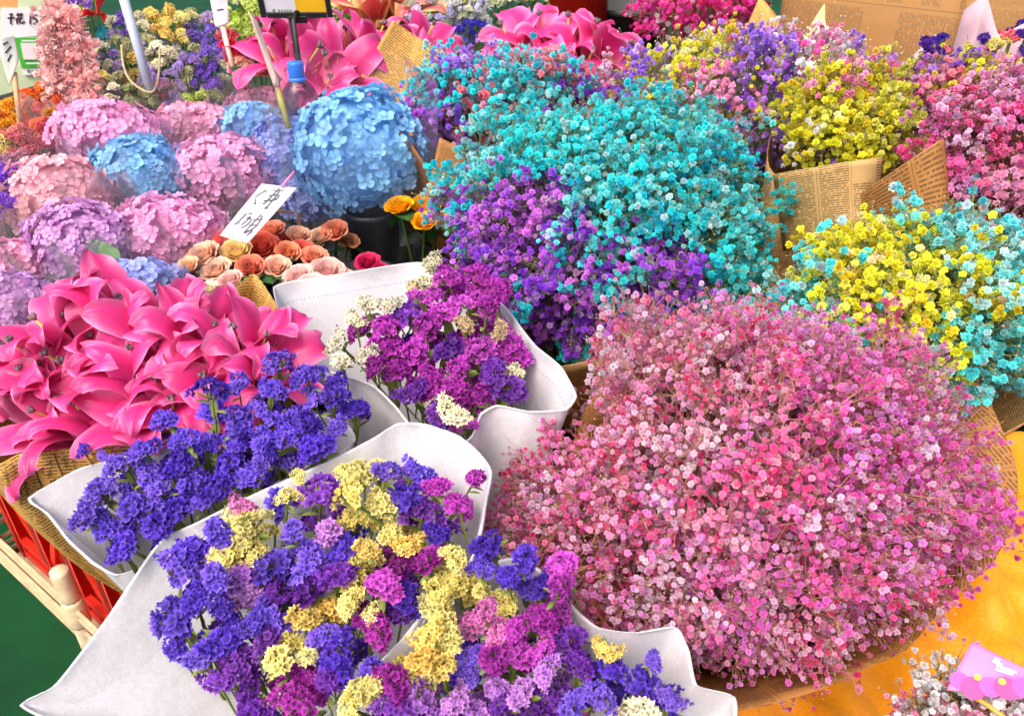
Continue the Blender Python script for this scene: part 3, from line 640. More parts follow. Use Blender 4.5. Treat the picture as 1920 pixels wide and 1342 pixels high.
# yellow, lilac and purple statice at the front edge
S4_RIM = rimpts([(640, 1335, .71), (700, 1262, .75), (775, 1180, .785), (840, 1105, .80), (895, 1070, .80), (960, 1050, .80), (1030, 1085, .795), (1070, 1140, .79), (1115, 1178, .79), (1190, 1188, .785), (1262, 1178, .785), (1285, 1220, .77), (1300, 1285, .75), (1372, 1308, .735), (1360, 1380, .70), (1200, 1490, .65), (900, 1520, .62), (700, 1430, .66)])
statice('statice of tall yellow spikes, lilac and purple in a white wrap at the front edge',
        [(700, 1330), (800, 1190), (815, 1100), (850, 1060), (910, 1030), (960, 1030), (1050, 1070), (1055, 1140), (1100, 1220), (1170, 1250), (1240, 1280), (1250, 1350), (1150, 1400), (900, 1420), (720, 1400)],
        lambda x, y: .85-(y-1150)*.00030, SM+SV, [(850, 1080, 50, SY), (830, 1130, 50, SY), (830, 1190, 60, SY+SO), (810, 1250, 70, SO+SY), (930, 1040, 70, SB), (1000, 1090, 40, SB), (1050, 1080, 46, SM), (920, 1160, 46, SP), (950, 1120, 34, SY), (970, 1215, 52, SM), (890, 1240, 44, SB), (1050, 1160, 60, SM), (1150, 1280, 60, SB), (1210, 1290, 60, SB), (1180, 1220, 36, SO), (820, 1320, 70, SL), (990, 1290, 50, SL), (900, 1330, 50, SL), (1180, 1335, 50, SC), (680, 1300, 50, SY), (1080, 1230, 50, SV)],
        below(960, 1210, .83, .42), 14, wrap=S4_RIM, spacing=45, size=70, jit=7,
        extra=[(850, 1050, 60, SY), (855, 1090, 66, SY), (815, 1110, 60, SY), (830, 1150, 66, SY), (800, 1190, 66, SO), (845, 1195, 64, SY), (795, 1240, 66, SO), (830, 1250, 66, SO), (915, 1020, 70, SB), (905, 1075, 64, SB), (985, 1050, 74, SB), (1000, 1100, 66, SB), (1055, 1060, 76, SM), (1050, 1105, 66, SM), (905, 1150, 62, SP), (930, 1185, 60, SP), (950, 1140, 46, SY), (905, 1110, 40, SY), (970, 1225, 84, SM), (1020, 1160, 66, SM), (880, 1225, 52, SB), (880, 1265, 56, SB), (800, 1325, 90, SL), (685, 1295, 80, SY), (660, 1330, 60, SY), (1150, 1250, 70, SB), (1200, 1290, 76, SB), (1225, 1240, 46, SB), (1140, 1215, 50, SO), (1260, 1310, 50, SB), (980, 1300, 66, SL), (1030, 1260, 60, SL), (1075, 1330, 66, SB)],
        wrapkw=dict(bulge=.012, fold=.007, sharp=.5, rows=18, cols=150, roll=.0022))

# ------------------------------------------------------------------ the gypsophila bouquets
def ring_rim(c, base, rr, drop, n=12, seed=0, wav=.02):
    """wrapping rim around a bouquet's own axis"""
    r_ = np.random.default_rng(seed); a = nrm(c-base); M = frame(a); out = []
    for i in range(n):
        t = 2*math.pi*i/n; q = rr*(1+r_.normal()*.04); out.append(c-a*drop+(M[:, 0]*math.cos(t)+M[:, 1]*math.sin(t))*q+a*r_.normal()*wav)
    return out
r1 = gypsophila('huge airy pink gypsophila bouquet wrapped in brown newsprint on the orange cloth', (1372, 905, 445, 345, 1.08),
    zones([(1180, 720, 170, ROSE+BABY), (1060, 950, 160, PINK+ROSE), (1700, 900, 240, ORCH+PINK), (1600, 640, 120, ORCH+PINK), (1400, 1180, 150, BABY+ORCH), (1830, 1000, 120, ORCH)], PINK+PINK+ROSE), 470, .0041, 21, L=.40, spray_r=.042, per=36, stray=.34, cut=-.62, loose=2.0, pale=.17, lumpy=.085, keep=lambda u, v: v-1050 < (1890-u)*.62 and (v > 850 or u > 1125) and (v > 800 or u > 1135), bud=.3, bud_c=(226, 206, 180), stem_c=(206, 150, 128), thin=.65)
part_root = r1[0]
paper_part('newsprint_wrap', rimpts([(1370, 1332, .66), (1500, 1305, .665), (1600, 1265, .67), (1700, 1215, .675), (1790, 1115, .70), (1860, 1058, .72), (1905, 960, .75), (1900, 850, .80)]) + rimpts([(1780, 640, .86), (1500, 560, .90), (1250, 620, .88), (1100, 760, .84), (1060, 950, .78), (1120, 1150, .72), (1250, 1290, .66)]), r1[2], M_NEWS2, part_root, seed=3, bulge=-.02, fold=.006, rows=16, cols=140, sharp=.4)
r2 = gypsophila('big turquoise gypsophila bouquet with violet sprays along its lower side', (1132, 425, 318, 255, 1.42),
    zones([(960, 440, 125, PURP+ORCP), (890, 500, 95, ORCP+PURP), (1010, 520, 110, PURP+ORCP), (1220, 480, 80, PURP), (1100, 600, 120, PURP), (1280, 520, 60, PURP), (1090, 690, 60, PURP+CYAN), (1100, 430, 50, CYAN), (1190, 550, 62, CYAN), (1060, 560, 50, CYAN), (880, 430, 40, TEAL), (1000, 560, 30, CYAN)], CYAN+CYAN+CYAN+AQUA), 260, .0064, 22, L=.5, spray_r=.046, per=27, stem_c=(130, 140, 84), bud=.12, cut=-.55, lumpy=.07, stray=.2, dens_in=.9)
paper_part('newsprint_wrap', ring_rim(r2[1], r2[2], .26, .07, 14, 2), r2[2], M_NEWS3, r2[0], seed=4, bulge=.01)
r3 = gypsophila('mixed gypsophila bouquet of salmon, turquoise and violet wrapped in brown newsprint', (950, 195, 215, 118, 1.78),
    zones([(790, 130, 60, CYAN), (830, 220, 70, PURP+LILA), (790, 250, 50, ORCP), (960, 110, 60, CYAN), (900, 150, 60, CYAN+SALM), (1000, 170, 50, TEAL+CYAN), (1090, 120, 60, CYAN), (1100, 160, 50, PURP), (870, 100, 40, LILA), (1040, 130, 50, SALM)], SALM+SALM+BABY), 90, .0072, 23, L=.45, spray_r=.05, per=18, stem_c=(120, 90, 60), bud=.1, single=260)
r4 = gypsophila('wide mixed gypsophila bouquet of violet, yellow, pink and white behind the turquoise one', (1395, 180, 270, 125, 1.80),
    zones([(1270, 110, 90, YELL), (1200, 130, 60, YELL+LILA), (1370, 100, 60, YELL), (1290, 80, 40, WHIT), (1330, 155, 80, BABY), (1200, 110, 40, LILA), (1450, 170, 70, LILA+PURP), (1430, 90, 60, LILA), (1460, 50, 50, LILA), (1530, 80, 70, WHIT+BABY), (1560, 110, 60, WHIT+ORCH), (1620, 90, 60, LILA+BABY), (1400, 60, 40, SALM), (1460, 250, 70, LILA+PURP), (1480, 310, 50, LILA)], LILA+LILA+BABY+YELL), 110, .0068, 24, L=.45, spray_r=.05, per=18, stem_c=(130, 130, 90), bud=.2, bud_c=(238, 236, 226))
r5 = gypsophila('bright yellow gypsophila bouquet wrapped in beige newsprint', (1590, 225, 118, 112, 1.58),
    zones([(1570, 150, 40, BABY+YELL), (1500, 250, 30, LILA), (1510, 300, 36, LILA+WHIT)], YELL), 75, .0066, 25, L=.4, cut=-.22, spray_r=.04, per=21, stem_c=(140, 140, 60), bud=.15, stray=.2, single=240)
paper_part('newsprint_wrap', rimpts([(1450, 325, .97), (1530, 338, .96), (1620, 322, .962), (1690, 282, .98), (1715, 200, 1.02), (1640, 120, 1.06), (1540, 110, 1.06), (1470, 180, 1.03), (1440, 270, .99)]), r5[2]+np.array([-.04, -.03, 0]), M_NEWS3, r5[0], seed=6, bulge=.01, sharp=.3)
r6 = gypsophila('rose pink gypsophila bouquet wrapped in dark brown newsprint beside the yellow one', (1885, 310, 145, 160, 1.50),
    zones([(1800, 260, 60, PINK), (1880, 420, 60, ROSE), (1840, 170, 50, BABY)], PINK+BABY+ROSE), 85, .0062, 26, cut=-.3, L=.42, spray_r=.045, per=20, stem_c=(120, 84, 56), stray=.25)
paper_part('newsprint_wrap', rimpts([(1595, 360, .97), (1625, 300, 1.0), (1690, 272, 1.02), (1760, 262, 1.03), (1860, 200, 1.06), (2020, 240, 1.04), (2080, 400, .96), (1950, 500, .90), (1800, 480, .90), (1700, 445, .92), (1620, 420, .94)]), r6[2], M_NEWS2, r6[0], seed=7, bulge=.02, sharp=.25)
r7 = gypsophila('yellow and pale aqua gypsophila bouquet next to the huge pink one', (1725, 570, 275, 185, 1.30),
    zones([(1640, 430, 80, YELL), (1600, 500, 90, YELL), (1680, 540, 100, YELL), (1760, 530, 80, YELL), (1800, 480, 60, YELL+AQUA), (1730, 600, 60, YELL), (1620, 560, 50, YELL), (1860, 540, 50, YELL+AQUA), (1760, 670, 30, YELL)], AQUA+AQUA+TEAL), 120, .0068, 27, L=.42, spray_r=.05, per=20, stem_c=(130, 140, 80), bud=.2, stray=.15, cut=-.6)
paper_part('newsprint_wrap', ring_rim(r7[1], r7[2], .2, .08, 12, 5), r7[2], M_NEWS3, r7[0], seed=8, bulge=.01)
r8 = gypsophila('magenta gypsophila with a cream spray and bare stalks at the back', (1310, 5, 125, 75, 2.25),
    zones([(1310, 40, 45, WHIT+[rgb(226, 220, 180)])], MAGN+MAGN), 40, .0075, 28, L=.42, spray_r=.055, per=20, stem_c=(176, 110, 90), single=80, lean=.4)
r9 = gypsophila('pink and violet gypsophila bouquet flecked with yellow under the lilac paper', (1790, 185, 115, 85, 1.72),
    zones([(1830, 130, 45, YELL), (1770, 80, 50, LILA), (1720, 110, 40, YELL+LILA), (1720, 240, 40, PURP), (1700, 160, 40, PINK)], PINK+BABY+SALM+LILA), 60, .0066, 29, L=.4, spray_r=.045, per=18, single=150)
r10 = gypsophila('small dusty pink and white gypsophila bunch beside the orange cloth', (1880, 1400, 170, 130, .95),
    zones([(1760, 1300, 50, WHIT)], SALM+WHIT+BABY), 60, .0042, 30, L=.3, spray_r=.036, per=22, single=120, stem_c=(120, 110, 70), bud=.4)
# paper flaps of the salmon and turquoise bouquet
def flap(name, quad, mat, root, **kw):
    V, F, UV, S, n = sheet(quad, **kw); o = part(name, V, F, mat, root, uv=UV); s = o.modifiers.new('thickness', 'SOLIDIFY'); s.thickness = .0009; return o, S, n
flap('newsprint_wrap', [ad(1448, 328, 1.50), ad(1655, 296, 1.46), ad(1640, 470, 1.52), ad(1470, 470, 1.54)], M_NEWS3, r5[0], curl=.08, seed=21, axis=-FWD, arch=-.012)
flap('newsprint_wrap', [ad(1600, 372, 1.44), ad(1765, 262, 1.42), ad(1790, 450, 1.46), ad(1625, 450, 1.46)], M_NEWS2, r6[0], curl=.08, seed=22, axis=-FWD, arch=.008)
b3 = r3[2]
flap('newsprint_wrap', [ad(735, 232, 1.60), ad(826, 368, 1.55), ad(880, 520, 1.66), ad(760, 440, 1.80)], M_NEWS2, r3[0], curl=.01, seed=1)
flap('newsprint_wrap', [ad(822, 258, 1.56), ad(905, 310, 1.50), ad(930, 500, 1.62), ad(790, 430, 1.60)], M_NEWS2, r3[0], curl=.012, seed=2)
flap('newsprint_wrap', [ad(735, 38, 2.02), ad(830, 100, 1.98), ad(800, 300, 1.95), ad(660, 175, 2.02)], M_NEWS, r3[0], curl=.02, seed=3)
flap('newsprint_wrap', [ad(640, 108, 2.06), ad(690, 106, 2.05), ad(690, 260, 2.03), ad(660, 200, 2.06)], M_NEWS, r3[0], curl=.01, seed=4)
# newsprint and plain sheets at the back right
nw = empty('newsprint_parcel', ad(1660, 200, 2.3)*np.array([1, 1, 0])+np.array([0, 0, .55]), 'broad curved sheet of newsprint wrapping at the back right', 'wrapping')
flap('sheet', [ad(1455, 110, 2.16), ad(1500, -30, 2.4), ad(1840, -40, 2.4), ad(1765, 175, 2.05)], M_NEWS4, nw, curl=-.16, seed=5, nu=24)
flap('sheet', [ad(1800, 120, 2.5), ad(1820, -60, 2.7), ad(2040, -60, 2.6), ad(2040, 140, 2.4)], M_NEWS4, nw, curl=-.04, seed=15)
flap('sheet', [ad(1380, 110, 2.14), ad(1425, -8, 2.2), ad(1480, 60, 2.17), ad(1460, 160, 2.1)], M_NEWS, nw, curl=-.01, seed=6)
flap('sheet', [ad(1505, 70, 2.1), ad(1546, 8, 2.12), ad(1562, 70, 2.11), ad(1530, 140, 2.06)], M_KRAFT, nw, curl=.0, seed=7)

# ------------------------------------------------------------------ lilies
def lily_petal(seed, wid, curl, open_):
    r_ = np.random.default_rng(seed); nu, nv = 11, 16; V = []; C = []
    ctrl = np.array([(.004, 0), (.012+.004*open_, .030), (.025+.012*open_, .056), (.046+.018*open_, .076-.012*open_), (.071+.020*open_, .087-.030*open_-.002*curl), (.095+.016*open_-.004*curl, .089-.048*open_-.014*curl), (.114+.010*open_-.014*curl, .082-.062*open_-.036*curl)])
    P = catmull(ctrl, nv, closed=False); ph = r_.uniform(0, 6.28, 2)
    for j in range(nv):
        t = j/(nv-1); wj = wid*((.16+.84*math.sin(math.pi/2*min(1, t/.50))**1.2) if t < .50 else max(0., 1-((t-.50)/.50)**1.75)**.85)
        wj = max(wj, .0008)
        for i in range(nu):
            s = 2*i/(nu-1)-1; x = s*wj
            rr, z = P[j]
            cup = -.42*wj*(s*s)*(1-1.25*t)+.0026*math.exp(-(s*4)**2)+.16*wj*max(0, t-.5)*2*abs(s)**3            # gutter at the base, arched towards the tip, ribbed in the middle
            ruf = .0085*abs(s)**2.5*math.sin(11*t+ph[0]+(3 if s > 0 else 0))*t
            tx = np.gradient(P, axis=0)[j]; tx = tx/np.linalg.norm(tx); nr, nz = -tx[1], tx[0]
            V.append((x, rr-nr*(cup+ruf)*-1, z-nz*(cup+ruf)*-1))
            e = abs(s)**4*.7+.10*t+max(0, t-.85)*1.2; g = max(0, .25-t)*3.2
            base = np.array(rgb(222, 34, 126)); pale = np.array(rgb(246, 150, 200)); thr = np.array(rgb(232, 200, 180)); vein = math.exp(-(s*7)**2)*.4+(.16 if i in (2, 4, 6, 8) else 0)*min(1, 2*(1-t))
            dk = max(0, .55-t)*1.3; base = base*(1-dk)+np.array(rgb(168, 8, 70))*dk; c = base*(1-vein)+np.array(rgb(196, 24, 92))*vein; c = c*(1-min(.8, e))+pale*min(.8, e); c = c*(1-min(1, g))+thr*min(1, g); C.append(c)
    F = np.array([(j*nu+i, j*nu+i+1, (j+1)*nu+i+1, (j+1)*nu+i) for j in range(nv-1) for i in range(nu-1)])
    return make_mesh('petal', V, F, M_LILY, cols=np.clip(C, 0, .92))
LPET = {}
for oi, op in enumerate((-.65, -.1, .5)):
    LPET[oi] = [[lily_petal(500+oi*20+k, wd, cu, op) for k, cu in enumerate((.1, .5, .9))] for wd in (.0255, .0335)]
def lily_core():
    m = MB(); m.tube([(0, 0, -.05), (0, 0, -.012), (0, 0, .0), (0, 0, .006)], [.003, .003, .006, .004], 7)
    V = np.array(m.V); return make_mesh('lily', V, m.F, M_STEM, cols=np.tile(rgb(120, 150, 70), (len(V), 1)))
def lily_pistil():
    m = MB(); m.tube([(0, 0, 0), (.002, 0, .04), (.004, .001, .085), (.007, .002, .112)], [.002, .0019, .0018, .002], 6); n1 = len(m.V)
    for k in range(3):
        a = 2.094*k; m.tube([(.007, .002, .110), (.007+.003*math.cos(a), .002+.003*math.sin(a), .1145), (.007+.0042*math.cos(a), .002+.0042*math.sin(a), .119), (.007+.0022*math.cos(a), .002+.0022*math.sin(a), .1215)], [.0022, .0036, .0034, .001], 6)
    V = np.array(m.V); C = np.tile(rgb(190, 190, 80), (len(V), 1)); C[n1:] = rgb(122, 104, 108); return make_mesh('pistil', V, m.F, M_STEM, cols=C)
def lily_stamens(seed):
    r_ = np.random.default_rng(seed); m = MB()
    for k in range(6):
        a = 1.047*k+.3; r = .022+r_.uniform(-.004, .006); m.tube([(.002*math.cos(a), .002*math.sin(a), 0), (.4*r*math.cos(a), .4*r*math.sin(a), .04), (r*math.cos(a), r*math.sin(a), .085)], [.0011, .0009, .0005], 4)
    V = np.array(m.V); return make_mesh('stamens', V, m.F, M_STEM, cols=np.tile(rgb(222, 180, 120), (len(V), 1)))
L_CORE, L_PIST, L_STAM = lily_core(), lily_pistil(), [lily_stamens(i) for i in range(3)]
def lily(root, p, axis, sc, r_, openness=None, tint=(1, 1, 1)):
    o = add('lily', L_CORE, root, mat=mat4(frame(axis, r_.uniform(0, 6.28)), p-np.array(root.location), sc))
    op = int(r_.integers(0, 3)) if openness is None else openness
    for k in range(6):
        inner = k % 2; me = LPET[op][inner][int(r_.integers(0, 3))]
        Rz = Matrix.Rotation(k*math.pi/3+r_.normal()*.16, 4, 'Z') @ Matrix.Rotation(r_.normal()*.12, 4, 'X') @ Matrix.Rotation(r_.normal()*.15, 4, 'Y') @ Matrix.Translation((0, 0, -.002*(1-inner)))
        add('petal', me, o, mat=Rz @ Matrix.Scale(r_.uniform(.92, 1.1), 4), color=np.array(tint)*r_.uniform(.9, 1.0))
    add('pistil', L_PIST, o, mat=Matrix.Rotation(r_.normal()*.12, 4, 'X')); s = add('stamens', L_STAM[int(r_.integers(0, 3))], o); s['kind'] = 'stuff'
    return o
def lily_bunch(label, items, base, seed, name='lily_bouquet', tint=(1, 1, 1)):
    """items: (px, py, z or D<0, axis lean right, lean to viewer, size, openness)"""
    r_ = np.random.default_rng(seed); root = empty(name, (base[0], base[1], base[2]-.02), label, 'bouquet'); s0 = []; s1 = []
    for (x, y, zz, lr, lv, sc, op) in items:
        p = at(x, y, zz) if zz < 1.4 else ad(x, y, zz)
        axis = nrm(ZUP*.75+RIGHT*lr-FWD*lv+r_.normal(size=3)*.22); q = p-axis*.07*sc
        lily(root, q, axis, sc, r_, op, tint); s0.append(base); s1.append(q-axis*.045*sc)
    V, F = tri_tubes(np.array(s0), np.array(s1), .004, .003, r_); st = part('stems', V, F, M_STEM, root, cols=np.tile(rgb(96, 130, 60), (len(V), 1))); st['kind'] = 'stuff'
    return root
LB = below(260, 700, .88, .42)
lr_ = np.random.default_rng(77); items = []
for (x, y, lr, lv, sc, op) in [(60, 590, -.5, .1, 1, 1), (140, 560, -.3, .1, 1, 0), (225, 545, 0, .1, 1.05, 1), (310, 560, .1, .0, 1, 2), (395, 590, .2, .1, 1, 0), (465, 600, .4, .1, 1.05, 1), (525, 625, .7, .2, .95, 1),
        (15, 640, -.6, .3, 1, 2), (95, 640, -.3, .3, 1, 0), (175, 620, -.1, .2, 1.05, 1), (260, 625, 0, .3, 1, 0), (340, 640, .2, .3, 1.05, 1), (425, 660, .3, .3, 1.05, 0), (500, 665, .5, .3, 1, 1),
        (30, 705, -.4, .4, .9, 0), (110, 700, -.2, .5, 1.05, 0), (200, 700, 0, .4, 1, 1), (285, 715, .05, .5, 1.1, 1), (370, 715, .2, .4, 1.05, 0), (440, 720, .4, .5, 1, 1),
        (60, 775, -.3, .5, .9, 0), (130, 780, -.15, .7, 1.05, 1), (215, 790, .0, .7, 1.1, 1), (310, 780, .2, .6, 1.05, 0), (380, 770, .4, .6, .95, 1), (60, 700, -.3, .4, .95, 0)]:
    x = 262+(x-250)*.86; lv = lv*(.7 if y > 760 else 1); y = 606+(y-545)*.78; items.append((x, y, .885-(y-680)*.00042, lr*.8, lv+.05, sc*.88, (0, 0, 1)[op]))
lb = lily_bunch('packed bunch of hot pink lilies in printed kraft newsprint above the red crate', items, LB, 31)
LRIM = rimpts([(-45, 720, .86), (-75, 830, .83), (-10, 872, .83), (40, 850, .835), (150, 838, .84), (260, 814, .85), (360, 795, .855), (460, 745, .86), (552, 668, .87), (535, 610, .88), (515, 565, .88), (475, 512, .885), (415, 562, .88), (365, 580, .88), (330, 532, .885), (300, 560, .88), (150, 600, .875), (0, 650, .865)])
LW = loft(LRIM, LB+np.array([-.02, -.01, .06]), rows=18, cols=170, bulge=.022, fold=.003, seed=9, sharp=.5, base_r=.09)
lw = part('newsprint_wrap', LW[0], LW[1], M_NEWS, lb, uv=LW[2]); lw.modifiers.new('thickness', 'SOLIDIFY').thickness = .0009
from mathutils.bvhtree import BVHTree
lw_tree = BVHTree.FromPolygons([tuple(v) for v in LW[0]], [tuple(int(i) for i in f) for f in LW[1]])
def on_wrap(px, py):
    d = ray(px, py); hit = lw_tree.ray_cast(Vector(CAM), Vector(d)); 
    if hit[0] is None: return None
    return np.array(hit[0])-d*.0016
def printed(text, x, y, size_px, dirv):
    """lettering printed on the wrap: baseline starts at pixel (x, y) and runs along dirv"""
    cu = bpy.data.curves.new('lettering', 'FONT'); cu.body = text; cu.size = 1.0; tmp = bpy.data.objects.new('lettering', cu); col.objects.link(tmp)
    dg = bpy.context.evaluated_depsgraph_get(); me = tmp.evaluated_get(dg).to_mesh()
    P = [v.co.copy() for v in me.vertices]; F = [tuple(p.vertices) for p in me.polygons]; tmp.evaluated_get(dg).to_mesh_clear(); bpy.data.objects.remove(tmp); bpy.data.curves.remove(cu)
    d = nrm((*dirv, 0))[:2]; u = np.array([d[1], -d[0]]); V = []
    for p in P:
        q = on_wrap(x+(d[0]*p.x+u[0]*p.y)*size_px, y+(d[1]*p.x+u[1]*p.y)*size_px); V.append(q)
    F = [f for f in F if all(V[i] is not None for i in f)]; V = [np.zeros(3) if q is None else q for q in V]
    return V, F
lt = MB()
for (t, x, y, sz, dv) in [('The Shad', 82, 866, 19, (.30, .95)), ('are my favorite', 36, 868, 12, (.22, .97)), ('is it the favorite', 22, 872, 12, (.20, .97)), ('rotation sides up', 8, 880, 12, (.18, .98)),
                          ('the sun goes', 132, 852, 12, (.25, .96)), ('jobs', 118, 858, 12, (.25, .96)), ('of your hi', 168, 846, 12, (.22, .97)), ('Even when', 206, 838, 12, (.2, .98)), ('they got', 246, 830, 12, (.2, .98)), ('Sun Sets', 262, 826, 12, (.2, .98)), ('(Aunt)', 282, 822, 12, (.2, .98)), ('Nation', 330, 812, 12, (.2, .98))]: lt.put(*printed(t, x, y, sz, dv))
for p0, p1 in (((57, 856), (84, 930)), ((101, 850), (122, 905))):
    V = []; 
    for k in range(13):
        a = np.array(p0)*(1-k/12)+np.array(p1)*k/12
        for sx in (-1.1, 1.1):
            h_ = on_wrap(a[0]+sx, a[1]); V.append(h_ if h_ is not None else (V[-1] if V else LW[0][0]))
    lt.put(V, [(2*k, 2*k+1, 2*k+3, 2*k+2) for k in range(12)])
lo = part('lettering', lt.V, lt.F, M_INKB, lb, smooth=False); lo['kind'] = 'stuff'
# ------------------------------------------------------------------ hydrangeas in clear sleeves
def hyd_floret(seed):
    r_ = np.random.default_rng(seed); V = []; F = []; S = []
    for k in range(4):
        a = math.pi/2*k+r_.normal()*.12; ca, sa = math.cos(a), math.sin(a); o = len(V); up = r_.uniform(-.05, .3)
        for (u, w_) in ((.04, .05), (.4, .42), (.78, .52), (1.05, .25)):
            for s in (-1, 0, 1):
                x = u; y = s*w_; z = up*u*u+.18*abs(s)*w_-.10*(s == 0)+r_.normal()*.025
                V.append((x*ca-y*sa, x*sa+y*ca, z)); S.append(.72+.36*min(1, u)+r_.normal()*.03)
        for j in range(3):
            for i in range(2): F.append((o+j*3+i, o+j*3+i+1, o+(j+1)*3+i+1, o+(j+1)*3+i))
    return make_mesh('floret', V, F, M_HYD, cols=np.array(S)[:, None]*np.ones(3))
HF = [hyd_floret(600+i) for i in range(6)]
def leaf_mesh(name, L=1., W=.36, bend=.25):
    nv, nu = 9, 5; V = []; 
    for j in range(nv):
        t = j/(nv-1); w_ = W*max(.01, math.sin(math.pi*t**.8))
        for i in range(nu): s = 2*i/(nu-1)-1; V.append((s*w_, t*L, -bend*t*t+.12*abs(s)*w_+.01*math.sin(14*t)*abs(s)))
    F = np.array([(j*nu+i, j*nu+i+1, (j+1)*nu+i+1, (j+1)*nu+i) for j in range(nv-1) for i in range(nu-1)])
    V = np.array(V); return make_mesh(name, V, F, M_LEAF, cols=np.where(np.abs(V[:, :1]) < .02, 1.5, 1.0)*np.ones(3))
LEAF = leaf_mesh('leaf'); LEAFB = leaf_mesh('leaf', 1., .46, .1)
def hydrangea(label, ell, c, seed, sleeve=True, leaves=2, nf=None, fs=None):
    cx, cy, hw, hh, D = ell; r_ = np.random.default_rng(seed); p = ad(cx, cy, D); rx, ry = hw*D/FPX, hh*D/FPX; rz = rx*.85
    a = nrm(ZUP*.8-FWD*.35); base = p-ZUP*.34+np.array([0, .03, 0]); base[2] = max(base[2], .45)
    root = empty('hydrangea', base, label, 'hydrangea', 'hydrangeas in clear sleeves'); rl = base
    rx *= 1.12; ry *= 1.12; fs = fs or .0102*(1.0+.2*(rx > .1)); area = 4*math.pi*((rx*ry+ry*rz+rx*rz)/3)*.72
    n = nf or int(min(300, area/(fs*fs*1.9))); ga = math.pi*(3-5**.5); c = np.array(c)
    for i in range(int(n*1.35)):
        z = 1-2*(i+.5)/(n*1.35); th = ga*i; q = math.sqrt(1-z*z); d = nrm(np.array([q*math.cos(th), q*math.sin(th), z])+r_.normal(size=3)*.05)
        wd = nrm(RIGHT*d[0]+UP*d[1]-FWD*d[2])
        if wd@a < -.45: continue
        q3 = p+(RIGHT*d[0]*rx+UP*d[1]*ry-FWD*d[2]*rz)*(1+.06*math.sin(4*d[0]+seed)*math.sin(5*d[1]+seed*2)+.05*math.sin(9*d[0]+7*d[2]+seed)+r_.normal()*.03)
        M = frame(nrm(wd+r_.normal(size=3)*.28), r_.uniform(0, 6.28)); k = r_.uniform(.88, 1.12); mixc = np.clip(c*k+r_.normal(size=3)*.015, .01, .9)
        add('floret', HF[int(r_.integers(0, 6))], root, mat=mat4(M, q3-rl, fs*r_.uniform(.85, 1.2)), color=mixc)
    m = MB(); m.tube([p-rl-ZUP*.02, base*0+np.array([0, 0, .0])], [.006, .006], 6); V = np.array(m.V)
    add('stem', make_mesh('stem', V, m.F, M_STEM, cols=np.tile(rgb(100, 130, 60), (len(V), 1))), root)
    # dense inner flower mass
    nlat, nlon = 9, 16; V = []; F = []
    for j in range(nlat):
        for i in range(nlon):
            t = math.pi*j/(nlat-1); u = 2*math.pi*i/nlon; s = .86+.03*math.sin(7*u+3*t)
            V.append(p-rl+(RIGHT*rx*math.sin(t)*math.cos(u)+UP*ry*math.cos(t)-FWD*rz*math.sin(t)*math.sin(u))*s)
    F = [(j*nlon+i, j*nlon+(i+1) % nlon, (j+1)*nlon+(i+1) % nlon, (j+1)*nlon+i) for j in range(nlat-1) for i in range(nlon)]
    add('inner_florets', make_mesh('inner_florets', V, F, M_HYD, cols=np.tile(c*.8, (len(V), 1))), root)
    for k in range(leaves):
        an = r_.uniform(0, 6.28); d = nrm(RIGHT*math.cos(an)-FWD*math.sin(an)*.8-ZUP*.25); x = nrm(np.cross(d, ZUP)); M = np.stack([x, d, np.cross(x, d)], 1)
        add('leaf', LEAF, root, mat=mat4(M, p-rl-ZUP*ry*1.02, .085), color=rgb(78, 128, 58))
    if sleeve:
        n = 12; rim = []; M = frame(nrm(ZUP*.9-FWD*.2))
        for i in range(n):
            t = 2*math.pi*i/n; rim.append(p+ZUP*(ry*1.0+r_.normal()*.025)+(M[:, 0]*math.cos(t)+M[:, 1]*math.sin(t))*max(rx, rz)*(1.3+r_.normal()*.08))
        V, F, UV = loft(rim, base, rows=14, cols=60, bulge=.035, fold=.008, seed=seed, sharp=.3)
        part('clear_sleeve', V, F, M_FILM, root)
    return root, p, (rx, ry, rz)
HP, HB, HR, HL, HS, HPW = rgb(238, 172, 214), rgb(138, 196, 240), rgb(238, 172, 202), rgb(214, 164, 216), rgb(244, 182, 194), rgb(162, 174, 234)
HY = [
 ('pale pink hydrangea under the pink feathery garland', (212, 262, 86, 50, 1.98), HP), ('sky blue hydrangea between two pink ones', (262, 342, 74, 66, 1.82), HB),
 ('rosy hydrangea behind, half hidden by a sleeve', (372, 256, 70, 46, 2.02), HR), ('pink hydrangea above the white price card', (424, 335, 86, 62, 1.80), HP),
 ('wide pink hydrangea above the peach roses', (320, 446, 90, 60, 1.62), HP), ('lilac pink hydrangea with a broad green leaf in its sleeve', (152, 468, 76, 66, 1.60), HL),
 ('salmon pink hydrangea in a crinkled sleeve', (112, 378, 76, 60, 1.76), HS), ('largest hydrangea, light blue, beside the newsprint flaps', (674, 286, 100, 100, 1.66), HB),
 ('blue hydrangea behind the thin wooden stake', (478, 252, 64, 44, 1.98), HB), ('periwinkle hydrangea squeezed against the largest blue one', (528, 300, 48, 66, 1.78), HPW),
 ('pink hydrangea behind the clear bottle', (510, 205, 62, 28, 2.14), HR), ('low periwinkle hydrangea just behind the lilies', (268, 525, 62, 28, 1.46), HPW),
 ('lilac hydrangea beside the lilies with shiny film over it', (15, 580, 70, 50, 1.42), HL), ('shaded periwinkle hydrangea below the largest blue one', (572, 372, 44, 40, 1.72), HPW),
 ('pink hydrangea low at the left under glossy film', (20, 505, 50, 40, 1.62), HR)]
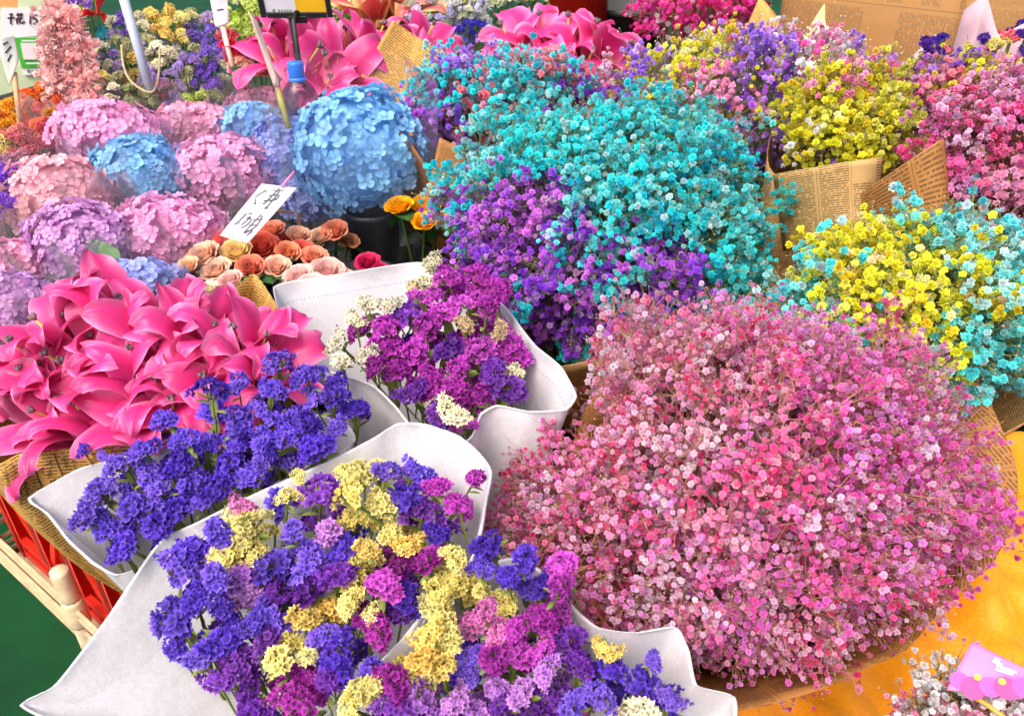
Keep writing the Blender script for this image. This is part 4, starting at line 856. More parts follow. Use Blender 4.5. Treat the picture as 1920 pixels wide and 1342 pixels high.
for i, (lab, ell, c) in enumerate(HY):
    hr = hydrangea(lab, ell, c, 700+i, leaves=2 if i not in (7, 13) else 0, fs=.0138 if i == 7 else None)
    if i == 5:
        d = nrm(RIGHT*.25-ZUP*.6-FWD*.5); x = nrm(np.cross(d, -FWD)); M = np.stack([x, -d, np.cross(x, -d)], 1)
        o = add('leaf', LEAFB, hr[0], mat=mat4(M, ad(195, 525, 1.50)-np.array(hr[0].location), .085), color=rgb(62, 122, 44)); o['label'] = 'broad rounded green leaf pressed against the film'

# ------------------------------------------------------------------ roses
def rose_petal(seed, rad, h, flare, ang):
    r_ = np.random.default_rng(seed); nu, nv = 8, 6; V = []; S = []
    for j in range(nv):
        t = j/(nv-1); rr = rad*(.35+.65*math.sin(t*1.5))+flare*max(0, t-.6)**1.6*3; z = h*t*(1-.12*t)-flare*.5*max(0, t-.75)
        for i in range(nu):
            s = 2*i/(nu-1)-1; a = s*ang/2*(.65+.35*math.sin(math.pi*t*.9)); lip = -.14*h*s*s*(t > .6)*(t-.6)*2
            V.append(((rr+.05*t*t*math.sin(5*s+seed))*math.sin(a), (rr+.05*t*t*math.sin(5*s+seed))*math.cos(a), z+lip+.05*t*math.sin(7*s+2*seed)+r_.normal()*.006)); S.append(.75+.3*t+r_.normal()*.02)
    F = np.array([(j*nu+i, j*nu+i+1, (j+1)*nu+i+1, (j+1)*nu+i) for j in range(nv-1) for i in range(nu-1)])
    return make_mesh('petal', V, F, M_ROSE, cols=np.array(S)[:, None]*np.ones(3))
RP = [rose_petal(1, .34, 1.12, .03, 2.7), rose_petal(2, .50, 1.14, .08, 2.5), rose_petal(3, .68, 1.08, .16, 2.3), rose_petal(4, .82, .98, .28, 2.1)]
def rose_heart():
    V = []; F = []; n = 60
    for i in range(n):
        t = i/(n-1); a = t*13; rr = .03+.24*t; V += [(rr*math.cos(a), rr*math.sin(a), .15), (rr*1.02*math.cos(a), rr*1.02*math.sin(a), 1.02-.14*t)]
    F = [(2*i, 2*i+2, 2*i+3, 2*i+1) for i in range(n-1)]
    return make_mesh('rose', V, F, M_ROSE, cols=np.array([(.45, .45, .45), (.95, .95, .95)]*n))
R_HEART = rose_heart()
def rose(root, p, axis, sc, c, r_, c2=None):
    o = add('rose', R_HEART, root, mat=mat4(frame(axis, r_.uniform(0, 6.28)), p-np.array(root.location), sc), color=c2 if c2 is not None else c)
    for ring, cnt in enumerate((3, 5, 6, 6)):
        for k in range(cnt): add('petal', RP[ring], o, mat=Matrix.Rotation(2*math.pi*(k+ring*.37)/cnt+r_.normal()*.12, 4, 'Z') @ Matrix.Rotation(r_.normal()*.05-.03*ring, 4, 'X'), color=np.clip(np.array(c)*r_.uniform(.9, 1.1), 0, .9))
    return o
def rose_bunch(label, items, base, seed, sleeve=None, green=True):
    r_ = np.random.default_rng(seed); root = empty('rose_bunch', base, label, 'roses'); s0 = []; s1 = []
    for (x, y, D, wpx, c, lr, lv) in items:
        p = ad(x, y, D); sc = wpx*D/FPX/2/1.3; axis = nrm(ZUP*.7+RIGHT*lr-FWD*lv); rose(root, p-axis*sc*.6, axis, sc, c, r_); s0.append(base); s1.append(p-axis*sc*.55)
        if green:
            for k in range(2):
                an = r_.uniform(0, 6.28); d = nrm(RIGHT*math.cos(an)+FWD*math.sin(an)-ZUP*.2); xx = nrm(np.cross(d, ZUP)); add('leaf', LEAF, root, mat=mat4(np.stack([xx, d, np.cross(xx, d)], 1), p-base-axis*sc*.7, .055), color=rgb(50, 92, 42))
    V, F = tri_tubes(np.array(s0), np.array(s1), .003, .003, r_); st = part('stems', V, F, M_STEM, root, cols=np.tile(rgb(80, 110, 50), (len(V), 1))); st['kind'] = 'stuff'
    return root
PE, OR, CO, YR, PP, MR = rgb(244, 196, 166), rgb(232, 150, 116), rgb(228, 92, 84), rgb(244, 180, 20), rgb(238, 190, 182), rgb(200, 40, 92)
rose_bunch('deep yellow roses tucked under the brown newsprint flap', [(748, 385, 1.56, 66, YR, -.1, .2), (800, 385, 1.58, 70, YR, .1, .3), (825, 410, 1.55, 60, YR, .2, .3), (795, 415, 1.53, 60, YR, 0, .5)], ad(790, 560, 1.75), 51)
rose_bunch('peach, coral and cream roses below the price card', [(378, 480, 1.50, 84, PE, -.3, .3), (443, 470, 1.50, 70, rgb(246, 214, 150), 0, .5), (425, 448, 1.54, 60, CO, .0, .3), (490, 462, 1.52, 84, rgb(226, 104, 80), .2, .4), (528, 452, 1.56, 60, CO, .3, .2), (540, 472, 1.5, 56, rgb(232, 150, 110), .3, .6), (350, 500, 1.47, 56, rgb(238, 196, 160), -.3, .5), (405, 505, 1.46, 66, rgb(240, 200, 176), -.1, .5), (470, 500, 1.45, 66, rgb(226, 130, 104), .1, .5), (520, 500, 1.45, 62, rgb(240, 196, 170), .2, .5), (565, 470, 1.52, 66, CO, .2, .3), (510, 430, 1.56, 60, rgb(236, 150, 120), 0, .2), (560, 440, 1.56, 56, PE, .2, .2), (590, 480, 1.5, 60, rgb(234, 160, 130), .2, .4)], ad(450, 600, 1.62), 52)
rose_bunch('orange roses in the shadow beside the black bucket', [(600, 445, 1.60, 62, PE, -.2, .4), (628, 432, 1.60, 62, OR, 0, .5), (655, 452, 1.62, 46, rgb(226, 160, 110), .2, .4)], ad(630, 560, 1.72), 53)
rose_bunch('pale blush roses in clear film beside the white wrap', [(560, 520, 1.42, 76, PP, -.2, .4), (612, 510, 1.44, 84, PP, .1, .4), (585, 540, 1.38, 80, PP, 0, .6), (640, 520, 1.44, 66, PP, .3, .3), (430, 525, 1.40, 60, rgb(240, 196, 186), -.2, .3)], ad(580, 650, 1.55), 54)
rose_bunch('crimson roses beside the white statice wrap', [(690, 492, 1.48, 60, MR, 0, .4), (715, 505, 1.46, 40, MR, .3, .4)], ad(690, 600, 1.6), 55)
rose_bunch('cream roses folded into the newsprint behind the lilies', [(392, 540, 1.36, 44, rgb(240, 226, 196), 0, .3), (355, 545, 1.37, 40, rgb(238, 210, 170), -.2, .3), (402, 575, 1.34, 40, rgb(240, 190, 190), 0, .5)], ad(380, 650, 1.5), 56)

# ------------------------------------------------------------------ flowers at the back
def heads(name, label, cat, poly, D, palettes, seed, spacing=34, size=40, zslope=0.0, layers=2, part_name='flower_head', lean=.4, group=None, anchors=()):
    """a standing bunch whose round heads can be told apart"""
    r_ = np.random.default_rng(seed); xs = [p[0] for p in poly]; ys = [p[1] for p in poly]
    q = ad(np.mean(xs), np.mean(ys), D); base = np.array([q[0], q[1]+.05, max(.45, q[2]-.4)]); root = empty(name, base, label, cat, group)
    colour = zones(list(anchors), palettes, 6); s0 = []; s1 = []
    for layer in range(layers):
        mine = []
        for _ in range(2500):
            x = r_.uniform(min(xs), max(xs)); y = r_.uniform(min(ys), max(ys))
            if not inside(poly, x, y) or any(math.hypot(x-a, y-b) < spacing for a, b in mine): continue
            mine.append((x, y)); Dp = D-(y-np.mean(ys))*.0012+layer*.06+r_.uniform(-.03, .03); p = ad(x, y, Dp)
            out = nrm(ZUP*.6+nrm(p-base)*.4+nrm(CAM-p)*lean+r_.normal(size=3)*.25); sc = size*r_.uniform(.75, 1.2)*Dp/FPX/2
            add(part_name, CLUS[int(r_.integers(0, 8))], root, mat=mat4(frame(out, r_.uniform(0, 6.28)), p-base, sc), color=np.clip(np.array(colour(x, y, r_))*r_.uniform(.85, 1.12), 0, .9)); s0.append(base+r_.normal(size=3)*.02); s1.append(p-out*sc*.1)
    V, F = tri_tubes(np.array(s0), np.array(s1), .0022, .0018, r_); st = part('stems', V, F, M_STEM, root, cols=np.tile(rgb(96, 120, 62), (len(V), 1))); st['kind'] = 'stuff'
    return root
ORG = [rgb(238, 130, 40), rgb(232, 96, 36), rgb(244, 170, 40), rgb(222, 70, 40)]
SAL = [rgb(228, 110, 120), rgb(236, 140, 130), rgb(220, 92, 104)]
PYL = [rgb(244, 222, 130), rgb(240, 206, 96)]
GRN = [rgb(206, 220, 120), rgb(190, 210, 96), rgb(222, 230, 150)]
SAGE = [rgb(170, 176, 120), rgb(190, 188, 140)]
WLV = [rgb(216, 214, 232), rgb(190, 184, 222), rgb(226, 228, 226), rgb(204, 210, 176)]
REDC = [rgb(206, 34, 62), rgb(216, 60, 90)]
heads('marigold_bunch', 'orange and yellow marigolds below the pay card', 'flowers', [(-10, 215), (30, 190), (75, 165), (112, 170), (118, 225), (60, 240), (-10, 255)], 2.15, ORG, 81, 24, 34)
heads('carnation_bunch', 'salmon pink carnations beside the marigolds', 'flowers', [(20, 262), (70, 238), (125, 232), (135, 262), (80, 285), (40, 290)], 2.0, SAL, 82, 24, 38)
heads('carnation_bunch', 'pale yellow carnations at the edge of the stall', 'flowers', [(-15, 262), (30, 262), (45, 285), (10, 302), (-15, 305)], 1.95, PYL, 83, 24, 34)
heads('carnation_bunch', 'dusty pink carnations under the pale yellow ones', 'flowers', [(-15, 305), (40, 292), (62, 305), (20, 322), (-15, 325)], 1.9, [rgb(214, 150, 170), rgb(170, 130, 160)], 89, 22, 30)
heads('statice_bunch', 'bright violet statice bunch left of the salmon hydrangea', 'flowers', [(-15, 330), (40, 318), (78, 330), (70, 370), (30, 395), (-15, 400)], 1.75, [rgb(130, 70, 210), rgb(150, 90, 220), rgb(170, 110, 216)], 84, 28, 44)
DRY = [rgb(186, 160, 222), rgb(200, 176, 226), rgb(176, 140, 214), rgb(196, 170, 214)]
heads('dried_flower_basket', 'basket piled with dried lilac, yellow and cream flowers around a grey pole', 'dried flowers',
      [(165, 120), (190, 50), (230, 30), (330, 20), (390, 30), (420, 100), (425, 190), (380, 205), (300, 200), (210, 190), (172, 180)], 2.25, DRY+SAGE+SAGE+SC, 85, 21, 27,
      anchors=[(195, 65, 16, TEAL), (165, 58, 18, SY), (190, 128, 16, TEAL), (180, 155, 16, SY), (250, 120, 26, SO), (300, 40, 36, SY+SO), (330, 70, 30, SO), (330, 85, 18, WHIT), (350, 55, 16, SY), (380, 80, 26, [rgb(150, 120, 216)]), (385, 145, 26, [rgb(136, 96, 210)]), (310, 170, 30, DRY), (360, 190, 26, GRN), (260, 190, 30, SAGE), (230, 30, 20, LILA)], layers=3)
heads('dried_flower_wreath', 'round wreath of dried yellow and lilac flowers hung above the garland', 'dried flowers', [(78, -20), (100, 25), (130, 30), (165, 22), (182, -20)], 2.3, SY+SO+LILA, 86, 15, 22, layers=2)
heads('chrysanthemum_bunch', 'pale green chrysanthemums far behind the black price sign', 'flowers', [(400, -20), (680, -20), (680, 60), (560, 90), (470, 70), (420, 60)], 2.75, GRN+GRN+[rgb(230, 234, 190)], 87, 26, 40, layers=3)
heads('stock_flower_bunch', 'white and lavender stock flowers left of the back lilies', 'flowers', [(760, -10), (910, -10), (915, 60), (880, 90), (800, 85), (765, 50)], 2.45, WLV, 88, 18, 24, layers=3, anchors=[(882, 52, 20, [rgb(66, 50, 190), rgb(84, 70, 200)]), (890, 85, 20, [rgb(80, 84, 150)])])
heads('rose_posy', 'crimson and blush posy left of the back lilies', 'flowers', [(425, 70), (470, 80), (505, 110), (495, 150), (450, 150), (430, 120)], 2.1, REDC+SAL+[rgb(240, 180, 160)], 90, 26, 38, layers=2)
heads('snapdragon_bunch', 'pale yellow and white snapdragons along the very back', 'flowers', [(640, -60), (1060, -60), (1060, 10), (900, 14), (640, 10)], 3.0, GRN+WLV+PYL, 92, 24, 36, layers=2)
heads('tansy_bunch', 'small golden yellow flowers behind the lilies', 'flowers', [(590, 48), (650, 50), (655, 68), (600, 72)], 2.5, [rgb(240, 200, 30)], 91, 16, 22)
# lilies at the back
lily_bunch('large open pink lilies behind the black sign stake', [(520, 95, 2.05, -.3, .5, 1.25, 2), (575, 120, 2.0, .1, .7, 1.3, 1), (630, 130, 2.0, .4, .6, 1.2, 1), (600, 165, 1.98, .2, .9, 1.1, 0), (700, 80, 2.12, .3, .1, 1.2, 0), (655, 95, 2.1, .0, .3, 1.1, 1), (545, 70, 2.12, -.1, .1, 1.1, 0)], ad(600, 330, 2.25), 32)
lily_bunch('pink lilies standing in front of the red bucket', [(960, 85, 2.0, -.6, .3, 1.15, 2), (1010, 70, 2.02, -.2, .2, 1.25, 1), (1060, 75, 2.02, .1, .3, 1.2, 1), (1110, 85, 2.0, .4, .3, 1.2, 2), (1150, 110, 1.98, .7, .4, 1.15, 1), (1030, 110, 1.98, 0, .6, 1.1, 0), (1100, 125, 1.96, .3, .6, 1.1, 1), (805, 80, 2.2, .5, .3, 1.0, 1)], ad(1040, 330, 2.2), 33)
lily_bunch('closed yellow lilies at the back edge', [(690, 10, 2.6, -.3, .2, 1.5, 0), (730, 20, 2.6, 0, .3, 1.5, 0), (775, 15, 2.6, .3, .2, 1.5, 0), (750, -5, 2.65, .1, .1, 1.5, 0)], ad(730, 220, 2.8), 34, tint=(1.05, 3.6, .6))
S5_RIM = [ad(x, y, d) for x, y, d in [(1690, 130, 1.98), (1775, 45, 2.08), (1848, -8, 2.14), (1872, 66, 2.08), (1935, 40, 2.1), (1990, 120, 1.98), (1960, 190, 1.86), (1850, 200, 1.82), (1750, 185, 1.86)]]
q5 = ad(1850, 120, 1.98); 
statice('dark violet and yellow statice in a folded lilac paper at the back right', [(1730, 85), (1760, 70), (1800, 110), (1850, 75), (1925, 45), (1925, 165), (1880, 150), (1830, 130), (1740, 120)], lambda x, y: ad(x, y, 1.9)[2], [rgb(84, 40, 150), rgb(70, 44, 170)], [(1850, 90, 20, SY), (1890, 85, 20, SO), (1870, 100, 20, SP), (1900, 105, 20, SM), (1835, 110, 16, SY), (1890, 70, 14, SAL)], np.array([q5[0], q5[1]+.03, .6]), 15, wrap=S5_RIM, wrap_mat=M_LILAC, spacing=24, size=34, wrapkw=dict(bulge=.01, fold=.003, sharp=.7))

# pink feathery garland
def garland():
    r_ = np.random.default_rng(5); p0 = ad(130, 130, 2.2); root = empty('feather_garland', (p0[0], p0[1], p0[2]-.2), 'hanging garland of fluffy pale pink dried plumes', 'garland')
    M_FLUFF = petal_mat('plume', .8, .25)
    for path in ([(108, 25), (122, 70), (126, 120), (134, 170), (140, 215), (146, 232)], [(95, 28), (92, 75), (96, 125), (108, 175), (122, 215), (140, 236)], [(122, 22), (142, 60), (152, 105), (160, 150), (164, 195), (156, 232)]):
        P = catmull([ad(x, y, 2.2) for x, y in path], 60, closed=False); A = []; B = []
        T = np.gradient(P, axis=0); T /= np.linalg.norm(T, axis=1, keepdims=True)
        for i in range(60):
            for k in range(14):
                d = nrm(r_.normal(size=3)+T[i]*.5); A.append(P[i]+r_.normal(size=3)*.004); B.append(P[i]+d*r_.uniform(.016, .044))
        pp = P[r_.integers(0, 60, 420)]+r_.normal(size=(420, 3))*.011; dn = r_.normal(size=(420, 3))+np.array([0, -1, .8]); dn /= np.linalg.norm(dn, axis=1, keepdims=True)
        W, FF, C = scatter((BV[0][0], BV[0][1], np.full(len(BV[0][0]), 1.05)), pp, frames_np(dn, r_), r_.uniform(.007, .013, 420), np.tile(rgb(252, 196, 192), (420, 1))); s = part('tuft', W, FF, M_FLUFF, root, cols=C, smooth=False); s['kind'] = 'stuff'
        V, F = tri_tubes(np.array(A), np.array(B), .0016, .0008, r_); C = np.tile(rgb(255, 214, 212), (len(V), 1))
        s = part('plume', V, F, M_FLUFF, root, cols=C); s['kind'] = 'stuff'
        V, F = tube_np(P, .004, 5); part('cord', V, F, M_STEM, root, cols=np.tile(rgb(220, 160, 156), (len(V), 1)))
garland()

# ------------------------------------------------------------------ crates on the floor
def crate(label, A, d, n, L, W, z0, z1, mat, mat2, seed, spacing=.28, brace=True, rails=None):
    """open crate: A = corner on plan, d along the long side, n across; two rails per level, ribbed posts, slats"""
    A = np.array([A[0], A[1], 0.]); d = nrm((*d, 0)); n = nrm((*n, 0)); root = empty('plastic_crate', A+d*L/2+n*W/2+ZUP*z0, label, 'crate'); r_ = np.random.default_rng(seed)
    h = z1-z0
    sides = [(A, d, L, -n), (A+n*W, d, L, n), (A, n, W, -d), (A+d*L, n, W, d)]
    for (o, t, ln, nn) in sides:
        for zz, th in rails or ((z0+.012, .010), (z0+.055, .007), (z0+h*.62, .012), (z1-.012, .013)):
            m = MB().box(o+t*ln/2+ZUP*zz+nn*.004, t*(ln/2-.012), nn*(.009 if brace else .0035), ZUP*th); part('rail', m.V, m.F, mat2, root, smooth=False)
        k = max(2, int(ln/spacing))
        for i in range(k+1):
            c = o+t*(ln*i/k)
            m = MB()
            if brace: m.box(c+ZUP*(z0+h/2), t*.016, nn*.012, ZUP*(h/2-.002))
            for (a, b, rr) in () if brace else ((0, .30, .019), (.31, .62, .023), (.63, .99, .020)): m.tube([c+ZUP*(z0+h*a), c+ZUP*(z0+h*(a+.03)), c+ZUP*(z0+h*(b-.03)), c+ZUP*(z0+h*b)], [rr*.9, rr, rr*.98, rr*.88], 10)
            part('post', m.V, m.F, mat, root)
        for i in range(k if brace else 0):
            a = o+t*(ln*i/k+.02); b = o+t*(ln*(i+1)/k-.02); sgn = 1 if i % 2 else -1
            p, q = (a+ZUP*(z0+.07), b+ZUP*(z0+h*.58)) if sgn > 0 else (a+ZUP*(z0+h*.58), b+ZUP*(z0+.07))
            m = MB(); dd = (q-p); m.box((p+q)/2+nn*.001, dd/2, nn*.005, nrm(np.cross(dd, nn))*.009); part('brace', m.V, m.F, mat, root, smooth=False)
    m = MB().box(A+d*L/2+n*W/2+ZUP*(z0+.004), d*(L/2-.02), n*(W/2-.02), ZUP*.003); part('bottom', m.V, m.F, mat2, root, smooth=False)
    return root
cA, cdv, cn = (-1.26, 1.385), (.8, -.6), (.6, .8)
crate('low cream and tan plastic crate frame on the green floor around the red crate', cA, cdv, cn, 0.84, .42, 0.0, .235, M_CREAM, plain('pale_slat', rgb(196, 172, 136), .6, .3, .2, scale=24, bump=.15), 1, .30, False, ((.010, .006), (.034, .004), (.056, .004), (.10, .006), (.124, .004)))
crate('red plastic crate standing inside the cream frame, holding the lily bouquet', np.array(cA)+.05*np.array(cdv)+.05*np.array(cn), cdv, cn, .74, .32, .012, .46, M_RED, M_RED, 2, .14)
# ------------------------------------------------------------------ orange cloth
def cloth():
    nx, ny = 150, 130; x0, x1, y0, y1 = .14, 1.64, .02, 1.40; V = []; rr = np.random.default_rng(3)
    for j in range(ny+1):
        for i in range(nx+1):
            x = x0+(x1-x0)*i/nx; y = y0+(y1-y0)*j/ny
            a = x*.80-y*.6; b = x*.6+y*.8
            z = .312+.046*max(0, math.sin(15*a+2.2*math.sin(5*b)))**2+.020*math.sin(29*a+1.3*math.sin(9*b)+1)*math.sin(7*b+2)**2+.012*math.sin(47*a+3*math.sin(6*b))*math.sin(11*b)**2+.004*math.sin(90*b+4*math.sin(13*a))+.012
            V.append((x, y, z))
    F = np.array([(j*(nx+1)+i, j*(nx+1)+i+1, (j+1)*(nx+1)+i+1, (j+1)*(nx+1)+i) for j in range(ny) for i in range(nx)])
    m, nt, out = new_mat('orange_velvet'); L = nt.links.new
    p = N(nt, 'ShaderNodeBsdfPrincipled'); tc = N(nt, 'ShaderNodeTexCoord'); no = N(nt, 'ShaderNodeTexNoise'); no.inputs['Scale'].default_value = 160; no.inputs['Detail'].default_value = 4; L(tc.outputs['Object'], no.inputs['Vector'])
    mx = N(nt, 'ShaderNodeMix', data_type='RGBA'); L(no.outputs[0], mx.inputs[0]); mx.inputs[6].default_value = (*rgb(232, 120, 4), 1); mx.inputs[7].default_value = (*rgb(248, 174, 10), 1); L(mx.outputs[2], p.inputs['Base Color'])
    p.inputs['Roughness'].default_value = .6; p.inputs['Sheen Weight'].default_value = .5; p.inputs['Sheen Roughness'].default_value = .35; p.inputs['Sheen Tint'].default_value = (1, .75, .1, 1)
    b = N(nt, 'ShaderNodeBump'); b.inputs['Strength'].default_value = .3; b.inputs['Distance'].default_value = .003; L(no.outputs[0], b.inputs['Height']); L(b.outputs[0], p.inputs['Normal']); L(p.outputs[0], out.inputs[0])
    o = add('tablecloth', make_mesh('tablecloth', V, F, m)); o.modifiers.new('thickness', 'SOLIDIFY').thickness = -.002
    tag(o, 'rumpled bright orange velvet cloth under the huge pink bouquet', 'cloth')
cloth()
# ------------------------------------------------------------------ buckets under the bouquets
def stand(base, what, r=.085):
    x, y = base[0], base[1]; fl = 0.0
    if -.095+r < x < 1.6 and .05 < y < 1.42: fl = .28 if x < .14 else .345
    elif 1.46 < y < 2.35: fl = .42
    elif y >= 2.38: fl = .55
    bucket((x, y, fl), r, max(.12, base[2]+.10-fl), 'black bucket holding the '+what)
for o in [o for o in col.objects if o.type == 'EMPTY' and o.name.split('.')[0] in ('gypsophila_bouquet', 'statice_bouquet', 'rose_bunch')]:
    stand((o.location.x, o.location.y, o.location.z), ' '.join(o['label'].split()[:11]), .07)
k = ad(697, 440, 1.66); bucket((k[0], k[1]+.02, .42), .055, k[2]+.05-.42, 'empty black bucket between the orange and yellow roses')
# ------------------------------------------------------------------ price card on its stick
def strokes(root, S, n, lst, wid, mat, off=.0012):
    m = MB()
    for pts in lst: m.put(*ribbon(S, n, pts, wid, off))
    o = part('handwriting', m.V, m.F, mat, root); o['kind'] = 'stuff'; return o
def price_card():
    D = 1.46; quad = [ad(412, 441, D), ad(465, 457, D), ad(557, 352, D+.05), ad(491, 345, D+.05)]
    b = ad(540, 520, 1.62); root = empty('price_card', (quad[1]+b)/2*np.array([1, 1, 0])+np.array([0, 0, .6]), 'white handwritten price card tilted among the hydrangeas', 'sign')
    V, F, UV, S, n = sheet(quad, curl=0, wave=.0015); n = n if n@(CAM-quad[0]) > 0 else -n
    o = part('card', V, F, M_CARD, root); o.modifiers.new('thickness', 'SOLIDIFY').thickness = .0008
    lst = [[(.12, .73), (.16, .80), (.25, .88)], [(.12, .72), (.22, .66), (.24, .62), (.30, .62)], [(.20, .88), (.32, .86)], [(.42, .90), (.72, .93)], [(.42, .80), (.70, .84), (.66, .74), (.50, .72)], [(.55, .96), (.50, .70), (.46, .64)], [(.40, .70), (.74, .76)], [(.62, .90), (.64, .62), (.58, .58), (.70, .60)],
           [(.16, .22), (.20, .28), (.24, .44)], [(.24, .26), (.30, .25)], [(.30, .44), (.40, .46)], [(.36, .24), (.44, .40), (.36, .36), (.52, .36), (.50, .24), (.40, .20)], [(.56, .36), (.82, .40)], [(.66, .47), (.62, .16)], [(.72, .46), (.80, .30), (.72, .18), (.62, .12)], [(.58, .26), (.80, .30)], [(.60, .14), (.80, .20), (.76, .10)]]
    strokes(root, S, n, lst, .0019, plain('grey_ink', (.10, .10, .12), .6, .2, .2))
    m = MB().tube([ad(528, 350, D+.045), ad(552, 322, D+.06)], .0022, 6); part('clip', m.V, m.F, plain('pink_clip', rgb(236, 130, 170)), root)
    m = MB().tube([quad[0]*.5+quad[3]*.5-n*.003, quad[1]*.4+quad[2]*.6-n*.004, ad(560, 400, 1.58), np.array([b[0], b[1], .6])], .003, 6); part('stick', m.V, m.F, plain('bamboo', rgb(190, 150, 90)), root)
price_card()
# ------------------------------------------------------------------ board with notices, upper left
def notice_board():
    D = 2.55; quad = [ad(-60, 196, D), ad(98, 152, D), ad(104, -40, D), ad(-60, -40, D)]
    root = empty('notice_board', ad(30, 150, D)*np.array([1, 1, 0])+np.array([0, 0, .55]), 'pale green notice board with an orange top and a white dried flower price sheet', 'board')
    n = nrm(np.cross(quad[1]-quad[0], quad[3]-quad[0])); n = n if n@(CAM-quad[0]) > 0 else -n
    def plate(name, q, mat, off, th=.004):
        q = [np.asarray(a, float)+n*off for a in q]; V = q+[a-n*th for a in q]; F = [(0, 1, 2, 3), (7, 6, 5, 4)]+[(i, i+4, (i+1) % 4+4, (i+1) % 4) for i in range(4)]; return part(name, V, F, mat, root, smooth=False)
    def onboard(px, py):
        d = ray(px, py); t = ((quad[0]-CAM)@n)/(d@n); return CAM+d*t
    plate('board_panel', quad, plain('pale_green_board', rgb(196, 210, 170), .6, .2, .06), 0, .01)
    plate('header', [onboard(*p) for p in ((-60, 14), (98, 20), (98, -40), (-60, -40))], plain('orange_board', rgb(226, 160, 100), .6, .2, .06), .004)
    wq = [onboard(*p) for p in ((2, 72), (92, 66), (96, 20), (2, 14))]; plate('price_sheet', wq, M_CARD, .008)
    plate('pay_card', [onboard(*p) for p in ((44, 141), (86, 140), (76, 70), (27, 70))], M_CARD, .009)
    plate('green_print', [onboard(*p) for p in ((40, 127), (82, 127), (75, 71), (27, 71))], plain('pay_green', rgb(70, 170, 50), .5, .3, .05), .0125, .003)
    plate('blank_square', [onboard(*p) for p in ((44, 112), (71, 112), (67, 81), (38, 81))], plain('pale_pink_square', rgb(232, 216, 220), .5, .3, .03), .0155, .003)
    m = MB(); put = [[(54, 132), (54, 136)], [(58, 134), (76, 134)]]
    def S(u, v): return onboard(u, v)+n*.0135
    m.put(*ribbon(S, n, [(58, 134), (78, 134)], .004)); m.put(*ribbon(S, n, [(51, 134), (56, 134)], .008)); o = part('print', m.V, m.F, plain('green_ink', rgb(60, 120, 60)), root); o['kind'] = 'stuff'
    m = MB(); put = [[(40, 77), (66, 77)], [(48, 119), (74, 119)]]
    for q in put: m.put(*ribbon(lambda u, v: onboard(u, v)+n*.0165, n, q, .0035))
    o = part('print', m.V, m.F, M_CARD, root); o['kind'] = 'stuff'
    def S2(u, v): return onboard(u, v)+n*.0085
    lst = [[(17, 28), (24, 27)], [(14, 35), (28, 34)], [(21, 28), (20, 44), (22, 45)], [(30, 29), (43, 28)], [(34, 25), (34, 32)], [(40, 25), (39, 32)], [(34, 33), (30, 40)], [(32, 37), (32, 46)], [(41, 33), (37, 38)], [(37, 33), (37, 43), (44, 43), (45, 40)],
           [(57, 28), (56, 46)], [(70, 29), (63, 30), (62, 36), (67, 36), (69, 41), (62, 46)], [(78, 32), (86, 31)], [(75, 39), (90, 37)], [(80, 39), (78, 46), (74, 50)], [(84, 38), (85, 48), (91, 51), (92, 47)]]
    m = MB()
    for q in lst: m.put(*ribbon(S2, n, q, .0042))
    o = part('handwriting', m.V, m.F, plain('dark_red_ink', rgb(70, 40, 46)), root); o['kind'] = 'stuff'
    for px in (-40, 80):
        a = onboard(px, 155)-n*.012; m = MB().tube([a, np.array([a[0], a[1], .55])], .012, 8); part('leg', m.V, m.F, M_TAN, root)
notice_board()
def stick_tag(label, quad, foot, D, mat, stick_mat, lst=None, wid=.003, top=None, r=.005):
    q = [ad(x, y, D) for x, y in quad]; f = ad(*foot, D-.02); root = empty('plant_tag', f, label, 'tag')
    V, F, UV, S, n = sheet(q, curl=.004, wave=.002); n = n if n@(CAM-q[0]) > 0 else -n
    o = part('card', V, F, mat, root); o.modifiers.new('thickness', 'SOLIDIFY').thickness = .001
    t = ad(*top, D+.01) if top else (q[0]+q[1])/2-n*.004; m = MB().tube([t, (t+f)/2, f], r, 6); part('stick', m.V, m.F, stick_mat, root)
    if lst: strokes(root, S, n, lst, wid, M_INK)
M_BAMB = plain('bamboo_stick', rgb(186, 148, 104), .6, .3, .15)
stick_tag('pale card in film on a bamboo stick before the pay card', [(18, 162), (36, 110), (26, 66), (-10, 70)], (40, 262), 2.05, plain('grey_film_card', rgb(206, 208, 196), .4, .4, .05), M_BAMB, [[(.3, .4), (.6, .45)], [(.3, .6), (.7, .66)], [(.3, .8), (.6, .82)]])
stick_tag('white paper tag on a cream stick beside the dried flower basket', [(404, 52), (430, 45), (426, -12), (392, -10)], (436, 125), 2.1, M_CARD, plain('cream_stick', rgb(226, 206, 176)), [[(.3, .5), (.7, .5)]], r=.006)
stick_tag('narrow pinkish slip rolled on a thin bamboo stake behind the blue hydrangeas', [(514, 165), (526, 160), (482, 40), (464, 20)], (541, 240), 1.72, plain('pinkish_slip', rgb(214, 186, 176), .6, .3, .1, transl=.2), plain('olive_stake', rgb(164, 158, 84)), r=.006)
# grey pole with hoop handle in the dried flowers
pr = empty('basket_pole', ad(282, 172, 2.12), 'pale grey blue pole with a cream hoop in the dried flower basket', 'pole')
m = MB().tube([ad(228, -15, 2.12), ad(256, 80, 2.12), ad(282, 172, 2.12)], .0105, 12); part('pole', m.V, m.F, plain('grey_blue_pole', rgb(176, 190, 204), .35, .5, .05), pr)
m = MB().tube(catmull([ad(228, 85, 2.14), ad(232, 125, 2.13), ad(248, 155, 2.12), ad(282, 174, 2.11), ad(296, 150, 2.13), ad(300, 90, 2.16)], 30, closed=False), .0028, 8); part('hoop', m.V, m.F, plain('cream_hoop', rgb(186, 172, 130)), pr)
